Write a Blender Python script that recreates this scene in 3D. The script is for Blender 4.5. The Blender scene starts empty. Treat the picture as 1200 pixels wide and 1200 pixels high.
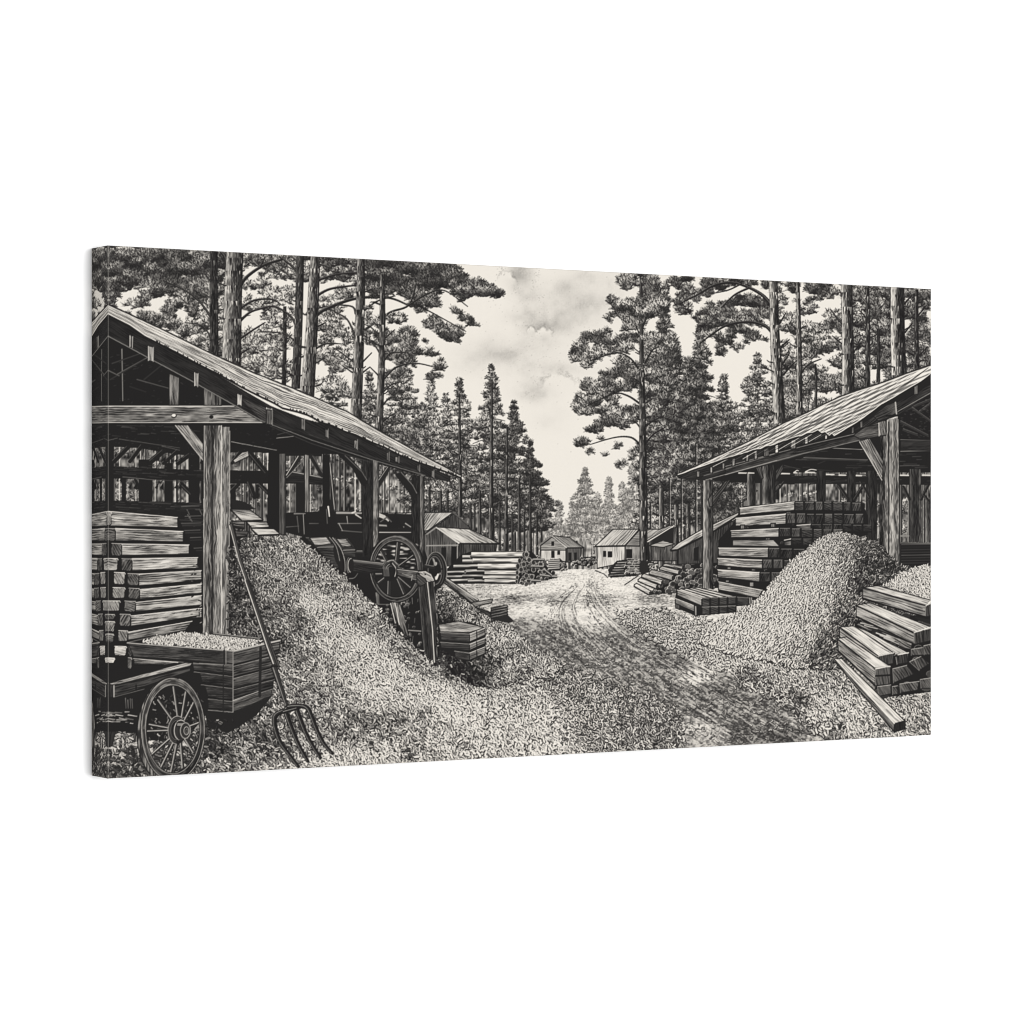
import math, random
import numpy as np
# ---------------------------------------------------------------------------
# The engraving printed on the canvas: drawn as ink tone (0 = ink, 1 = paper)
# on a plate, stroke by stroke.  Plate coordinates are those of the print as
# seen three-quarter on; PLATE_TO_UV below takes them flat onto the canvas.
# ---------------------------------------------------------------------------
S = 2
PX, PY, PW, PH = 100, 276, 1000, 644
RW, RH = PW * S, PH * S
rng = np.random.default_rng(11)
rnd = random.Random(5)
img = np.full((RH, RW), 0.9, np.float32)
lab = np.zeros((RH, RW), np.int16)
PARTS = []            # (name, parent id or 0, label or None); ids are index + 1
CUR = [0]

def part(name, parent=0, label=None):
    PARTS.append((name, parent, label))
    CUR[0] = len(PARTS)
    return CUR[0]
def use(i): CUR[0] = i

def _tile(n, cells, seed):
    r = np.random.default_rng(seed).random((cells, cells)).astype(np.float32)
    t = np.arange(n) / n * cells
    i = t.astype(int); f = (t - i).astype(np.float32); f = f * f * (3 - 2 * f)
    j = (i + 1) % cells
    a = r[i] * (1 - f)[:, None] + r[j] * f[:, None]
    return a[:, i] * (1 - f)[None] + a[:, j] * f[None]
TN = 1024
TILE = _tile(TN, 128, 3)          # one noise cell = 8 tile samples
def N(x, y):
    "smooth noise 0..1, one feature per unit"
    return TILE[(np.floor(y * 8).astype(np.int64)) % TN, (np.floor(x * 8).astype(np.int64)) % TN]
def Z(ox, oy, pts, k=4.8): return [(ox + x / k, oy + y / k) for x, y in pts]

YY, XX = np.mgrid[0:RH, 0:RW].astype(np.float32)
XX = XX / S + PX + 0.25; YY = YY / S + PY + 0.25

def box(x0, y0, x1, y1):
    i0 = max(0, int((x0 - PX) * S) - 1); i1 = min(RW, int((x1 - PX) * S) + 2)
    j0 = max(0, int((y0 - PY) * S) - 1); j1 = min(RH, int((y1 - PY) * S) + 2)
    return (slice(j0, max(j0, j1)), slice(i0, max(i0, i1)))
def inside(pts):
    p = np.array(pts, np.float32)
    sl = box(p[:, 0].min(), p[:, 1].min(), p[:, 0].max(), p[:, 1].max())
    x, y = XX[sl], YY[sl]
    m = np.zeros(x.shape, bool)
    n = len(p)
    for i in range(n):
        x1, y1 = p[i]; x2, y2 = p[(i + 1) % n]
        if y1 == y2: continue
        c = ((y1 > y) != (y2 > y)) & (x < (x2 - x1) * (y - y1) / (y2 - y1) + x1)
        m ^= c
    return sl, m
def put(sl, m, v):
    im = img[sl]; im[m] = v[m] if isinstance(v, np.ndarray) else v
    if CUR[0]: lab[sl][m] = CUR[0]
def fill(pts, tone):
    sl, m = inside(pts); put(sl, m, tone)
def wood(pts, ang, tone, c=0.25, per=1.3, long=16, edge=True, knots=0.0):
    "sawn wood: long engraved grain lines at angle ang (degrees), light upper edge, dark lower one"
    sl, m = inside(pts)
    if not m.any(): return
    x, y = XX[sl], YY[sl]
    a = math.radians(ang); ca, sa = math.cos(a), math.sin(a)
    u = x * ca + y * sa; v = -x * sa + y * ca
    o1, o2 = rnd.random() * 90, rnd.random() * 90
    wob = (N(u / 30 + o1, v / 9 + o2) - .5) * 3.0 + (N(u / 10 + o2, v / 7 + o1) - .5) * .9
    t = tone + c * .34 + c * .9 * (N(u / 14 + o1 + 7, v / 4 + o2) - 0.5)
    for pr, ln, dk, off in ((per * 1.75, long, 1.25, 0), (per * 1.2, long * .5, .7, 31)):
        ph = (v + wob) / pr + off
        row = np.floor(ph)
        fr = np.abs(ph - row - .5)
        dash = N(u / ln + row * .37 + o2, row * .71 + o1 + off)
        t = t - c * dk * np.exp(-(fr / .2) ** 2) * np.clip((dash - .3) * 4, 0, 1)
    t = t + c * .55 * (N(u / (long * .3) + o1, (v + wob) / (per * .5) + o2) - .5)
    put(sl, m, np.clip(t, 0.02, 0.97).astype(np.float32))
    if edge:
        n = len(pts)
        for i in range(n):
            p, q = pts[i], pts[(i + 1) % n]
            line([p, q], 0.9, 0.9, 0.06)
def gradx(pts, tones, c=0.12, ang=90, per=1.2, long=14, o=None):
    "upright round or square stem: tones run left to right between the two long edges"
    # pts: top-left, top-right, bottom-right, bottom-left
    sl, m = inside(pts)
    if not m.any(): return
    x, y = XX[sl], YY[sl]
    (x0, y0), (x1, y1), (x2, y2), (x3, y3) = pts
    tl = np.clip((y - y0) / max(1e-3, y3 - y0), 0, 1); tr = np.clip((y - y1) / max(1e-3, y2 - y1), 0, 1)
    xl = x0 + (x3 - x0) * tl; xr = x1 + (x2 - x1) * tr
    s = np.clip((x - xl) / np.maximum(xr - xl, .1), 0, 1)
    t = np.interp(s, np.linspace(0, 1, len(tones)), tones).astype(np.float32)
    o1, o2 = o or (rnd.random() * 90, rnd.random() * 90)
    w = (N(x / 5 + o1, y / 12 + o2) - .5) * 2.4 + (N(x / 4 + o2, y / 5 + o1) - .5) * .9
    g = 1.4 * (N((x + w) / (per * .62) + o1, y / (long * .8) + o2) - .5) + .9 * (N((x + w) / (per * .5) + o2, y / (long * .3) + o1) - .5) + .4 * np.sin((x + w) / per * 6.283)
    t = t + c * np.tanh(g * 1.9)
    put(sl, m, np.clip(t, .02, .97))
def line(pts, w0, w1, tone, a=1.0):
    n = len(pts) - 1
    for i in range(n):
        (xa, ya), (xb, yb) = pts[i], pts[i + 1]
        ra = (w0 + (w1 - w0) * i / n) / 2; rb = (w0 + (w1 - w0) * (i + 1) / n) / 2
        r = max(ra, rb) + .6
        sl = box(min(xa, xb) - r, min(ya, yb) - r, max(xa, xb) + r, max(ya, yb) + r)
        x, y = XX[sl], YY[sl]
        if x.size == 0: continue
        dx, dy = xb - xa, yb - ya
        L2 = dx * dx + dy * dy + 1e-9
        t = np.clip(((x - xa) * dx + (y - ya) * dy) / L2, 0, 1)
        d = np.hypot(x - xa - t * dx, y - ya - t * dy)
        al = np.clip((ra + (rb - ra) * t - d) * S + .5, 0, 1) * a
        im = img[sl]; im += al * (tone - im)
        if CUR[0]: lab[sl][al > .5] = CUR[0]
def smooth(pts, n=6):
    p = [pts[0]] + list(pts) + [pts[-1]]
    out = []
    for i in range(1, len(p) - 2):
        for k in range(n):
            t = k / n
            q = []
            for d in (0, 1):
                a, b, c, e = p[i - 1][d], p[i][d], p[i + 1][d], p[i + 2][d]
                q.append(.5 * (2 * b + (c - a) * t + (2 * a - 5 * b + 4 * c - e) * t * t + (3 * b - a - 3 * c + e) * t ** 3))
            out.append(tuple(q))
    out.append(pts[-1])
    return out
def curve(pts, w0, w1, tone, hi=None, a=1.0):
    s = smooth(pts)
    line(s, w0, w1, tone, a)
    if hi is not None:
        line([(x - .15 * w0, y - .28 * w0) for x, y in s], w0 * .3, w1 * .3, hi)
def ell(cx, cy, rx, ry, rot=0, n=40, a0=0, a1=360):
    r = math.radians(rot); c, s = math.cos(r), math.sin(r)
    return [(cx + c * rx * math.cos(t) - s * ry * math.sin(t), cy + s * rx * math.cos(t) + c * ry * math.sin(t))
            for t in [math.radians(a0 + (a1 - a0) * i / n) for i in range(n + (a1 - a0 < 360))]]

# ---- stamps: needle tufts and curled shavings -----------------------------
def _cap(n, x0, y0, x1, y1, r):
    y, x = np.mgrid[0:n, 0:n].astype(np.float32)
    dx, dy = x1 - x0, y1 - y0
    t = np.clip(((x - x0) * dx + (y - y0) * dy) / (dx * dx + dy * dy + 1e-6), 0, 1)
    return np.clip(r - np.hypot(x - x0 - t * dx, y - y0 - t * dy) + .5, 0, 1)
def tuft_stamps(R, k=18, seed=0):
    "one puff of pine needles: ragged fan, lit on its upper left, creased by dark needles"
    r = random.Random(seed); out = []
    for _ in range(k):
        n = int(2.3 * R * S) + 5; c = n / 2
        A = np.zeros((n, n), np.float32); V = np.zeros((n, n), np.float32)
        up = r.uniform(-2.2, -1.0)
        y, x = np.mgrid[0:n, 0:n].astype(np.float32)
        X, Y = (x - c) / (R * S), (y - c) / (R * S)
        lit = np.clip(.62 - .50 * (X * .55 + (Y + .1) * .95), 0, 1)
        rx, ry = r.uniform(.55, .72), r.uniform(.42, .56)
        core = np.clip((1 - np.sqrt((X / rx) ** 2 + ((Y + .05) / ry) ** 2)) * R * S * .5 + .5, 0, 1)
        A = core.copy(); V = lit.copy()
        m = int(15 + R * 2.2)
        for i in range(m):
            a = up + r.uniform(-1.9, 1.9)
            l = R * S * r.uniform(.62, 1.02)
            s0 = R * S * r.uniform(.0, .3)
            sx, sy = c + r.uniform(-.25, .25) * R * S + s0 * math.cos(a), c + r.uniform(0, .25) * R * S + s0 * math.sin(a)
            al = _cap(n, sx, sy, sx + l * math.cos(a), sy + l * math.sin(a), r.uniform(.34, .55) * S * .62)
            d = r.random()
            v = .02 if d < .50 else None
            V = V * (1 - al) + (v if v is not None else np.clip(lit * 1.15 + .10, 0, 1)) * al
            A = np.maximum(A, al)
        out.append((A, V))
    return out
TUFTS = {R: tuft_stamps(R, 26, int(R * 10)) for R in (2.4, 3.2, 4.0, 4.8, 5.6)}
def spike_stamps(R, k=16, seed=0):
    r = random.Random(seed); out = []
    for _ in range(k):
        n = int(2 * R * S) + 5; c = n / 2
        A = np.zeros((n, n), np.float32)
        up = r.uniform(-2.3, -.9)
        for i in range(int(13 + R)):
            a = up + r.uniform(-2.0, 2.0)
            l = R * S * r.uniform(.6, 1.0)
            A = np.maximum(A, _cap(n, c, c, c + l * math.cos(a), c + l * math.sin(a), r.uniform(.3, .48) * S * .7))
        out.append((A, A * 0))
    return out
SPIKES = {R: spike_stamps(R, 16, int(R * 10) + 1) for R in (3.5, 5, 6.5, 8.5)}
def stamp(st, x, y, lo, hi, a=1.0):
    A, V = st
    n = A.shape[0]
    i = int((x - PX) * S) - n // 2; j = int((y - PY) * S) - n // 2
    i0, j0 = max(0, i), max(0, j); i1, j1 = min(RW, i + n), min(RH, j + n)
    if i1 <= i0 or j1 <= j0: return
    q = (slice(j0 - j, j1 - j), slice(i0 - i, i1 - i))
    Aq = A[q] if a == 1 else A[q] * a
    im = img[j0:j1, i0:i1]
    im += Aq * (lo + V[q] * (hi - lo) - im)
    if CUR[0]: lab[j0:j1, i0:i1][Aq > .45] = CUR[0]
def chip_stamps(Lc, k=48, seed=0):
    r = random.Random(seed); out = []
    for q in range(k):
        n = int(Lc * S * 1.5) + 7; c = n / 2
        a = r.uniform(0, math.pi) if r.random() < .35 else r.gauss(.7, .5)
        bend = r.uniform(-.6, .6)
        l = Lc * S * r.uniform(.22, .46); w = max(.9, Lc * S * r.uniform(.12, .20))
        P = []
        for t in np.linspace(-1, 1, 7):
            u, v = l * t, bend * l * .6 * (1 - t * t)
            P.append((c + u * math.cos(a) - v * math.sin(a), c + u * math.sin(a) + v * math.cos(a)))
        A = np.zeros((n, n), np.float32); B = A.copy(); H = A.copy()
        for i in range(6):
            B = np.maximum(B, _cap(n, *P[i], *P[i + 1], w))
            A = np.maximum(A, _cap(n, P[i][0] + .5, P[i][1] + .9, P[i + 1][0] + .5, P[i + 1][1] + .9, w + 1.0))
        if r.random() < .3:
            for i in range(1, 5): H = np.maximum(H, _cap(n, P[i][0], P[i][1] + .6, P[i + 1][0], P[i + 1][1] + .6, .4))
        out.append((np.maximum(A * .95, B), np.clip(B * r.uniform(.8, 1) - .5 * H, 0, 1)))
    return out
CHIPS = {L: chip_stamps(L, 60, int(L * 7)) for L in (2.6, 3.6, 4.6, 5.8, 7.2, 8.6)}
def tonemap(ctrl, p=3.0):
    "smooth field through (x, y, tone) control points"
    c = np.array(ctrl, np.float32)
    def f(x, y):
        d = (c[:, 0] - x) ** 2 + ((c[:, 1] - y) * 1.3) ** 2 + 30
        w = d ** (-p / 2)
        return float((w * c[:, 2]).sum() / w.sum())
    return f
def field(ctrl, sl, step=6, p=4.6, yk=1.3):
    x = XX[sl][0]; y = YY[sl][:, 0]
    gx = np.arange(x[0], x[-1] + step, step); gy = np.arange(y[0], y[-1] + step, step)
    c = np.array(ctrl, np.float32)
    d = (gx[None, :, None] - c[:, 0]) ** 2 + ((gy[:, None, None] - c[:, 1]) * yk) ** 2 + 40
    w = d ** (-p / 2)
    G = (w * c[:, 2]).sum(-1) / w.sum(-1)
    A = np.stack([np.interp(x, gx, row) for row in G])
    return np.stack([np.interp(y, gy, col) for col in A.T]).T.astype(np.float32)
def chips(pts, ctrl, size, dens=1.0, base=True, lo=.04, gain=1.0, flip=False, soft=2.0):
    "heap of shavings: size is a function of y; tone follows the control points"
    sl, m = inside(pts)
    if not m.any(): return
    F = np.clip(.57 + (field(ctrl, sl) - .5) * 1.9, .06, 1.12)
    if base: put(sl, m, np.clip(F * .42 - .10, .04, .5))
    j0, i0 = sl[0].start, sl[1].start
    H_, W_ = m.shape
    y = 0.0
    while y < H_:
        yy = (y + j0) / S + PY
        L = size(yy); step = L * S * .34 / dens
        x = rng.random() * step
        sizes = sorted(CHIPS, key=lambda q: abs(q - L))[:2]
        while x < W_:
            jx = int(x + rng.normal() * step * .5); jy = int(y + rng.normal() * step * .8)
            tx = int(jx + rng.normal() * soft * S); ty = int(jy + rng.normal() * soft * S * .6)
            if 0 <= jx < W_ and 0 <= jy < H_ and 0 <= tx < W_ and 0 <= ty < H_ and m[ty, tx]:
                t = F[jy, jx]
                px, py = (jx + i0) / S + PX, (jy + j0) / S + PY
                nz = TILE[int(py * 1.6) % TN, int(px * 1.6) % TN] - .5
                t = t + nz * .34
                if rng.random() < .25 + 1.2 * t:
                    hi = min(1.0, max(.14, (.24 + .92 * t + rng.normal() * .17) * gain))
                    C = CHIPS[sizes[0] if rng.random() < .7 else sizes[1]]
                    st = C[int(rng.random() * len(C))]
                    stamp((st[0][:, ::-1], st[1][:, ::-1]) if flip else st, px, py, max(.03, lo + .2 * (t - .55)), hi)
            x += step * (1 + rng.random() * .9)
        y += step * .66
def boughs(pts, R, lo, hi, dens=1.0, gap=.15, sky=None, nscale=14, seed=0):
    "puffs of needles over an outline, upper rows first; whole clumps left out where the sky shows"
    sl, m = inside(pts)
    if not m.any(): return
    j0, i0 = sl[0].start, sl[1].start
    H_, W_ = m.shape
    step = R * S * 1.02 / dens
    keys = sorted(TUFTS, key=lambda q: abs(q - R))[:2]
    o = rnd.random() * 90
    y = step * .3 * rng.random()
    while y < H_ + step * .3:
        x = -step * rng.random()
        while x < W_ + step * .3:
            jx = int(min(W_ - 1, max(0, x + rng.normal() * step * .28))); jy = int(min(H_ - 1, max(0, y + rng.normal() * step * .28)))
            x += step
            if not m[jy, jx]: continue
            px, py = (jx + i0) / S + PX, (jy + j0) / S + PY
            n0 = float(N(np.float64(px / nscale + o), np.float64(py / (nscale * .6) + o)))
            n1 = float(N(np.float64(px / nscale + o), np.float64((py - nscale * .3) / (nscale * .6) + o)))
            if n0 < gap + .14 or rng.random() < gap * .6: continue
            q = min(1, max(0, .5 + 1.5 * (n0 - n1) + .5 * (n0 - .5) + rng.normal() * .13))
            h = lo + (hi - lo) * q
            T = TUFTS[keys[0] if rng.random() < .7 else keys[1]]
            stamp(T[int(rng.random() * len(T))], px, py, max(.03, h * .10), min(.95, h * 1.45 + .08))
        y += step * .74
# ---------------------------------------------------------------- sky
use(part('printed_sky', 0, 'pale clouded sky of the engraving'))
fill([(100, 276), (1100, 276), (1100, 920), (100, 920)], .965)
def cloud(x, y, rx, ry, d, edge=0.0):
    sl = box(x - rx * 2, y - ry * 2, x + rx * 2, y + ry * 2)
    X, Y = XX[sl], YY[sl]
    w = (N(X / 22 + 3, Y / 16) - .5) * 1.3 + (N(X / 7, Y / 6 + 5) - .5) * .5 + (N(X / 2, Y / 2 + 5) - .5) * .25
    q = np.exp(-(((X - x) / rx) ** 2 + ((Y - y) / ry) ** 2) ** 1.0 * 1.2 + w)
    img[sl] -= .72 * d * np.clip(q, 0, 1.3) * (.8 + .5 * N(X / 1.1, Y / 1.1) * N(X / 7, Y / 7))
cloud(612, 325, 16, 22, .17); cloud(655, 375, 45, 28, .12); cloud(640, 382, 18, 7, .14)
cloud(610, 420, 55, 26, .10); cloud(690, 350, 38, 34, .09); cloud(630, 455, 26, 14, .07)
cloud(560, 415, 30, 20, .05); cloud(655, 432, 22, 8, .12); cloud(645, 490, 24, 16, .04)
cloud(690, 330, 70, 14, .04); cloud(607, 322, 12, 18, .16); cloud(622, 345, 20, 10, .08); cloud(665, 345, 30, 20, .10); cloud(640, 372, 40, 12, .10); cloud(600, 412, 36, 16, .07); cloud(625, 462, 16, 12, .10); cloud(720, 440, 40, 30, .03)
for cx, cy, rx, ry, t in ((594, 331, 10, 13, .95), (636, 393, 11, 9, .95), (654, 455, 22, 18, .95), (622, 389, 5, 6, .94)):
    sl = box(cx - rx * 2, cy - ry * 2, cx + rx * 2, cy + ry * 2)
    X, Y = XX[sl], YY[sl]
    q = np.sqrt(((X - cx) / rx) ** 2 + ((Y - cy) / ry) ** 2) + (N(X / 4, Y / 4) - .5) * .5 + (N(X / 1.5, Y / 1.5) - .5) * .2
    g = np.clip((1 - q) * 4, 0, 1) * np.clip((cy + ry * .5 - Y) / ry, 0, 1)
    img[sl] += g * (t - img[sl])
    e = np.exp(-((q - 1.08) / .10) ** 2) * np.clip((cy + ry * .1 - Y) / ry * 1.5, 0, 1)
    img[sl] -= e * .13 * N(X / 5 + cx, Y / 4) * (.5 + N(X / .8, Y / .8))
for x, y in Z(500, 290, ((420, 120), (410, 150), (425, 140), (500, 230), (490, 250), (510, 190), (600, 190), (620, 160), (600, 230), (640, 280), (560, 440), (575, 455), (620, 470), (660, 430), (690, 450), (640, 440), (560, 820), (590, 835), (620, 760), (660, 735), (770, 700), (790, 720), (850, 750), (700, 410), (630, 130))):
    for _ in range(7):
        a, b = x + rnd.gauss(0, 2.2), y + rnd.gauss(0, 1.8); line([(a, b), (a + rnd.uniform(-1, 1), b + rnd.uniform(-.7, .7))], .6, .4, rnd.uniform(.55, .8), .8)
for _ in range(260):
    x, y = rnd.gauss(635, 42), rnd.gauss(400, 50)
    line([(x, y), (x + rnd.uniform(.2, 1), y)], .5, .4, rnd.uniform(.66, .84))

# ---------------------------------------------------------------- forest helpers
def trunk(pts, w0, w1, tones=(.55, .4, .18, .1), c=.2):
    s = smooth(pts, 4)
    n = len(s) - 1
    o = (rnd.random() * 90, rnd.random() * 90)
    for i in range(n):
        wa = (w0 + (w1 - w0) * i / n) / 2; wb = (w0 + (w1 - w0) * (i + 1) / n) / 2
        (xa, ya), (xb, yb) = s[i], s[i + 1]
        gradx([(xa - wa, ya), (xa + wa, ya), (xb + wb, yb + .4), (xb - wb, yb + .4)], tones, c, per=1.3 if w1 > 6 else .9, long=11, o=o)
    L_ = [(x - (w0 + (w1 - w0) * i / n) / 2, y) for i, (x, y) in enumerate(s)]
    R_ = [(x + (w0 + (w1 - w0) * i / n) / 2, y) for i, (x, y) in enumerate(s)]
    line(L_, .7, .7, .12, .6); line(R_, 1.0, 1.0, .06)
    ln = s[-1][1] - s[0][1]
    if ln > 90 and w1 > 4:
        for _ in range(int(ln / 22)):
            i = rnd.randrange(2, n); x, y = s[i]; w_ = (w0 + (w1 - w0) * i / n) / 2; sd = rnd.choice((-1, 1)); l = rnd.uniform(3, 12)
            curve([(x + sd * w_ * .8, y), (x + sd * (w_ + l * .5), y - l * rnd.uniform(.05, .4)), (x + sd * (w_ + l), y - l * rnd.uniform(.2, .9))], 1.5, .5, .09)
        for _ in range(int(ln * w1 / 26)):
            i = rnd.randrange(1, n); x, y = s[i]; w_ = (w0 + (w1 - w0) * i / n) / 2; o_ = rnd.uniform(-.9, .9) * w_
            line([(x + o_, y), (x + o_ + rnd.uniform(-.6, .6), y + rnd.uniform(2.5, 8))], rnd.uniform(.6, 1.1), .4, .07 if rnd.random() < .7 else min(.85, tones[0] + .25))
def tree(name='printed_pine_tree', label=None):
    t = part(name, 0, label)
    a = part('crown', t); b = part('trunk', t)
    return a, b
def conifer(x, y0, y1, wd, R=3.5, lo=.16, hi=.62, tw=(1, 5), bare=.25, tones=(.45, .3, .12), gap=.2, dens=1.0, ty1=None, lean=0, side=(1, 1)):
    "background pine: trunk, then drooping layers of boughs with gaps between"
    a, b = tree()
    ty1 = ty1 or y1
    use(b); trunk([(x + lean, y0 + 3), (x, ty1)], tw[0], tw[1], tones, .12)
    yb = y1 - (y1 - y0) * bare
    y = y0 + 1.5
    use(a)
    boughs([(x + lean, y0 - 2), (x + lean + 2.6, y0 + 9), (x + lean - 2.6, y0 + 9)], 2.5, lo, hi, 1.3, 0)
    while y < yb:
        f = (y - y0) / (yb - y0)
        w = wd * (.04 + .96 * min(1, f * 1.2) ** 1.05) * (1 if f < .8 else 1 - (f - .8) * 1.6)
        sp = 6 + 7 * f
        for s in (-1, 1):
            l = 1.38 * w * rnd.uniform(.62, 1.12) * side[0 if s < 0 else 1]
            if l < 2: continue
            xt, yt = x + s * l, y + l * rnd.uniform(-.05, .28)
            curve([(x + lean * (1 - f), y), (x + s * l * .5, y + l * .02), (xt, yt)], 1.0, .5, lo * .6)
            xm, ym = x + s * l * .55, y + l * .03
            boughs([(x - s * 1.5, y + sp * .1), (xm, ym + sp * .15), (xt - s * l * .1, yt + sp * .12), (xm, ym + sp * .62), (x - s, y + sp * .75)], R, lo * .6, lo * .7 + (hi - lo) * .22, dens * .85, gap + .12)
            boughs([(x - s * 2, y - sp * .42), (xm, ym - sp * .34), (xt, yt - sp * .12), (xt - s * l * .06, yt + sp * .12), (xm, ym + sp * .22), (x - s * 2, y + sp * .2)], R, lo + (hi - lo) * .2, hi, dens * 1.05, gap * .6)
        y += sp * rnd.uniform(.75, 1.15)

# ---------------------------------------------------------------- far trees at the end of the track
conifer(700, 576, 662, 12, 2.5, .34, .66, (1, 2), .15, (.6, .5, .45))
conifer(655, 588, 655, 13, 2.5, .40, .70, (1, 2), .15, (.6, .5, .45))
conifer(642, 584, 655, 11, 2.5, .40, .70, (1, 2), .15, (.6, .5, .45))
conifer(670, 590, 662, 13, 2.5, .36, .66, (1, 2), .15, (.6, .5, .45))
conifer(713, 560, 664, 14, 2.5, .28, .62, (1, 2.5), .12, (.5, .4, .35))
conifer(729, 566, 664, 13, 2.5, .30, .66, (1, 2.5), .12, (.5, .4, .35))
conifer(685.4, 548, 662, 22, 3.2, .16, .62, (1, 3.4), .22, (.5, .35, .2), .22, ty1=662)
conifer(741, 530, 664, 15, 3.2, .24, .68, (1, 3), .15, (.5, .4, .3))
conifer(735, 570, 664, 17, 2.5, .26, .64, (1, 3), .12, (.5, .4, .3))

# distance thins their ink
sl = box(636, 520, 760, 668); img[sl] = np.where(lab[sl] > 1, .24 + .54 * img[sl], img[sl])
# dim wood behind the trunks on both sides
def understorey(pts, lo, hi, n, seed=0):
    use(part('printed_forest_shade', 0, 'dim wood of thin trunks behind the sheds'))
    sl, m = inside(pts)
    X, Y = XX[sl], YY[sl]
    g = N(X / 1.5, Y / 4 + seed) * .5 + N(X / 4.2 + 9, Y / 4 + seed) * .4 + N(X / 11 + 9, Y / 12 + seed) * .4 - .2
    put(sl, m, np.clip(lo + (hi - lo) * (g * 1.6 - .2), .05, .9).astype(np.float32))
    j0, i0 = sl[0].start, sl[1].start
    boughs(pts, 2.4, lo, hi, .5, .45)
    for i in range(n):
        c = rnd.randrange(m.shape[1]); col = np.nonzero(m[:, c])[0]
        if len(col) < 8: continue
        x = (c + i0) / S + PX; y0 = (col[0] + j0) / S + PY + rnd.uniform(2, 30); y1 = (col[-1] + j0) / S + PY
        if y1 < y0 + 5: continue
        w = rnd.uniform(.8, 2.4)
        if rnd.random() < .6: line([(x, y0), (x + rnd.uniform(-1, 1), y1)], w * .8, w, rnd.uniform(.08, .2)); line([(x - w * .5, y0), (x - w * .5, y1)], .5, .6, rnd.uniform(.4, .7))
        else: line([(x, y0), (x, y1)], w * .6, w * .7, rnd.uniform(.55, .78))
understorey([(395, 500), (520, 520), (640, 590), (640, 655), (395, 655)], .14, .66, 70)
understorey([(745, 560), (800, 545), (1091, 480), (1091, 690), (745, 690)], .12, .58, 90, 4)
understorey([(126, 500), (420, 500), (420, 660), (126, 660)], .08, .56, 60, 9)
understorey([(655, 630), (748, 630), (748, 668), (655, 668)], .30, .72, 34, 2)

# ---------------------------------------------------------------- left: tall pines behind the shed roof
conifer(522, 462, 640, 20, 3.5, .18, .66, (1, 3), .2, gap=.12)
conifer(505, 440, 600, 26, 3.5, .16, .66, (1, 3), .1, gap=.10)
conifer(470, 400, 560, 32, 3.5, .12, .54, (1, 4), .05, gap=.14)
conifer(389, 428, 520, 24, 3.5, .18, .62, (1, 4), .02, gap=.10)
conifer(432, 436, 540, 26, 3.5, .13, .56, (1, 3), .02, gap=.10)
conifer(495, 470, 640, 26, 3.5, .11, .5, (1, 4), .2, gap=.10)
conifer(602, 470, 655, 38, 3.5, .10, .42, (1, 5), .22, gap=.10, side=(.7, 1.0))
conifer(621, 520, 655, 27, 3.5, .08, .34, (1, 4), .25, gap=.12, side=(1, 1.0))
conifer(608, 540, 655, 26, 3.5, .10, .48, (1, 4), .25, gap=.12)
conifer(593, 500, 648, 26, 3.5, .11, .52, (1.5, 5), .25, gap=.10)
conifer(538, 444, 605, 31, 3.5, .13, .62, (1.2, 5), .12, gap=.10)
conifer(575.6, 428, 634, 33, 3.5, .11, .56, (1.2, 6.5), .25, gap=.12)
conifer(555, 540, 620, 26, 3.5, .15, .66, (1, 3), .2, gap=.12)
conifer(520, 560, 610, 22, 3.5, .15, .62, (1, 3), .2, gap=.12)

for x, y0, xb, y1, w0, w1 in ((538, 462, 539, 604, 1.2, 4.6), (576, 445, 575, 634, 1.2, 5.6), (594, 500, 592, 648, 1.2, 4.6), (608, 560, 608, 650, 1.6, 3.6), (621, 560, 621, 650, 1.4, 3.0), (562, 575, 562, 630, 2, 3), (551, 590, 551, 625, 2, 2.6), (585, 590, 585, 645, 1.6, 2.4), (600, 600, 600, 648, 1.4, 2), (629, 600, 629, 650, 1.2, 2), (524, 575, 524, 606, 2, 2.6), (516, 575, 516, 604, 2, 2.6), (503, 570, 503, 602, 2, 2.4), (634, 620, 634, 650, 1, 1.6), (614, 600, 614, 650, 1, 1.6), (556, 590, 556, 630, 1, 1.4)):
    use(part('printed_tree_trunk', 0)); trunk([(x, y0), (xb, y1)], w0, w1, (.5, .3, .10, .07), .12)
use(part('printed_forest_shade', 0, 'leafy boughs filling the top left of the engraving'))
boughs([(126, 285), (265, 290), (420, 300), (420, 470), (300, 436), (126, 356)], 4.5, .16, .80, 1.0, .30, nscale=20)
boughs([(120, 280), (262, 288), (262, 345), (215, 352), (170, 335), (120, 345)], 4.5, .07, .44, 1.25, .04)
boughs([(126, 330), (170, 330), (225, 350), (258, 385), (258, 418), (200, 392), (126, 356)], 4.5, .09, .48, 1.1, .28)
boughs([(285, 292), (360, 296), (360, 330), (300, 330)], 4.5, .12, .62, 1.1, .25)
boughs([(283, 330), (345, 330), (345, 450), (325, 445), (283, 425)], 4.5, .12, .70, .9, .36)
boughs([(375, 300), (420, 300), (420, 350), (375, 350)], 4.5, .10, .50, 1.1, .3)

DARKT = (.30, .2, .1, .07)
def pine(trk, w, tones, brs, masses, label=None, c=.2):
    a, b = tree(label=label)
    use(a)
    for pts, R, lo, hi, d, g in masses: boughs(pts, R, lo, hi, d, g)
    use(b)
    for pts, w0, w1, t in brs: curve(pts, w0, w1, t, None if w0 < 2 else t + .25)
    trunk(trk, w[0], w[1], tones, c)
A = lambda *p: Z(100, 280, p)
B = lambda *p: Z(300, 280, p)
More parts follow.
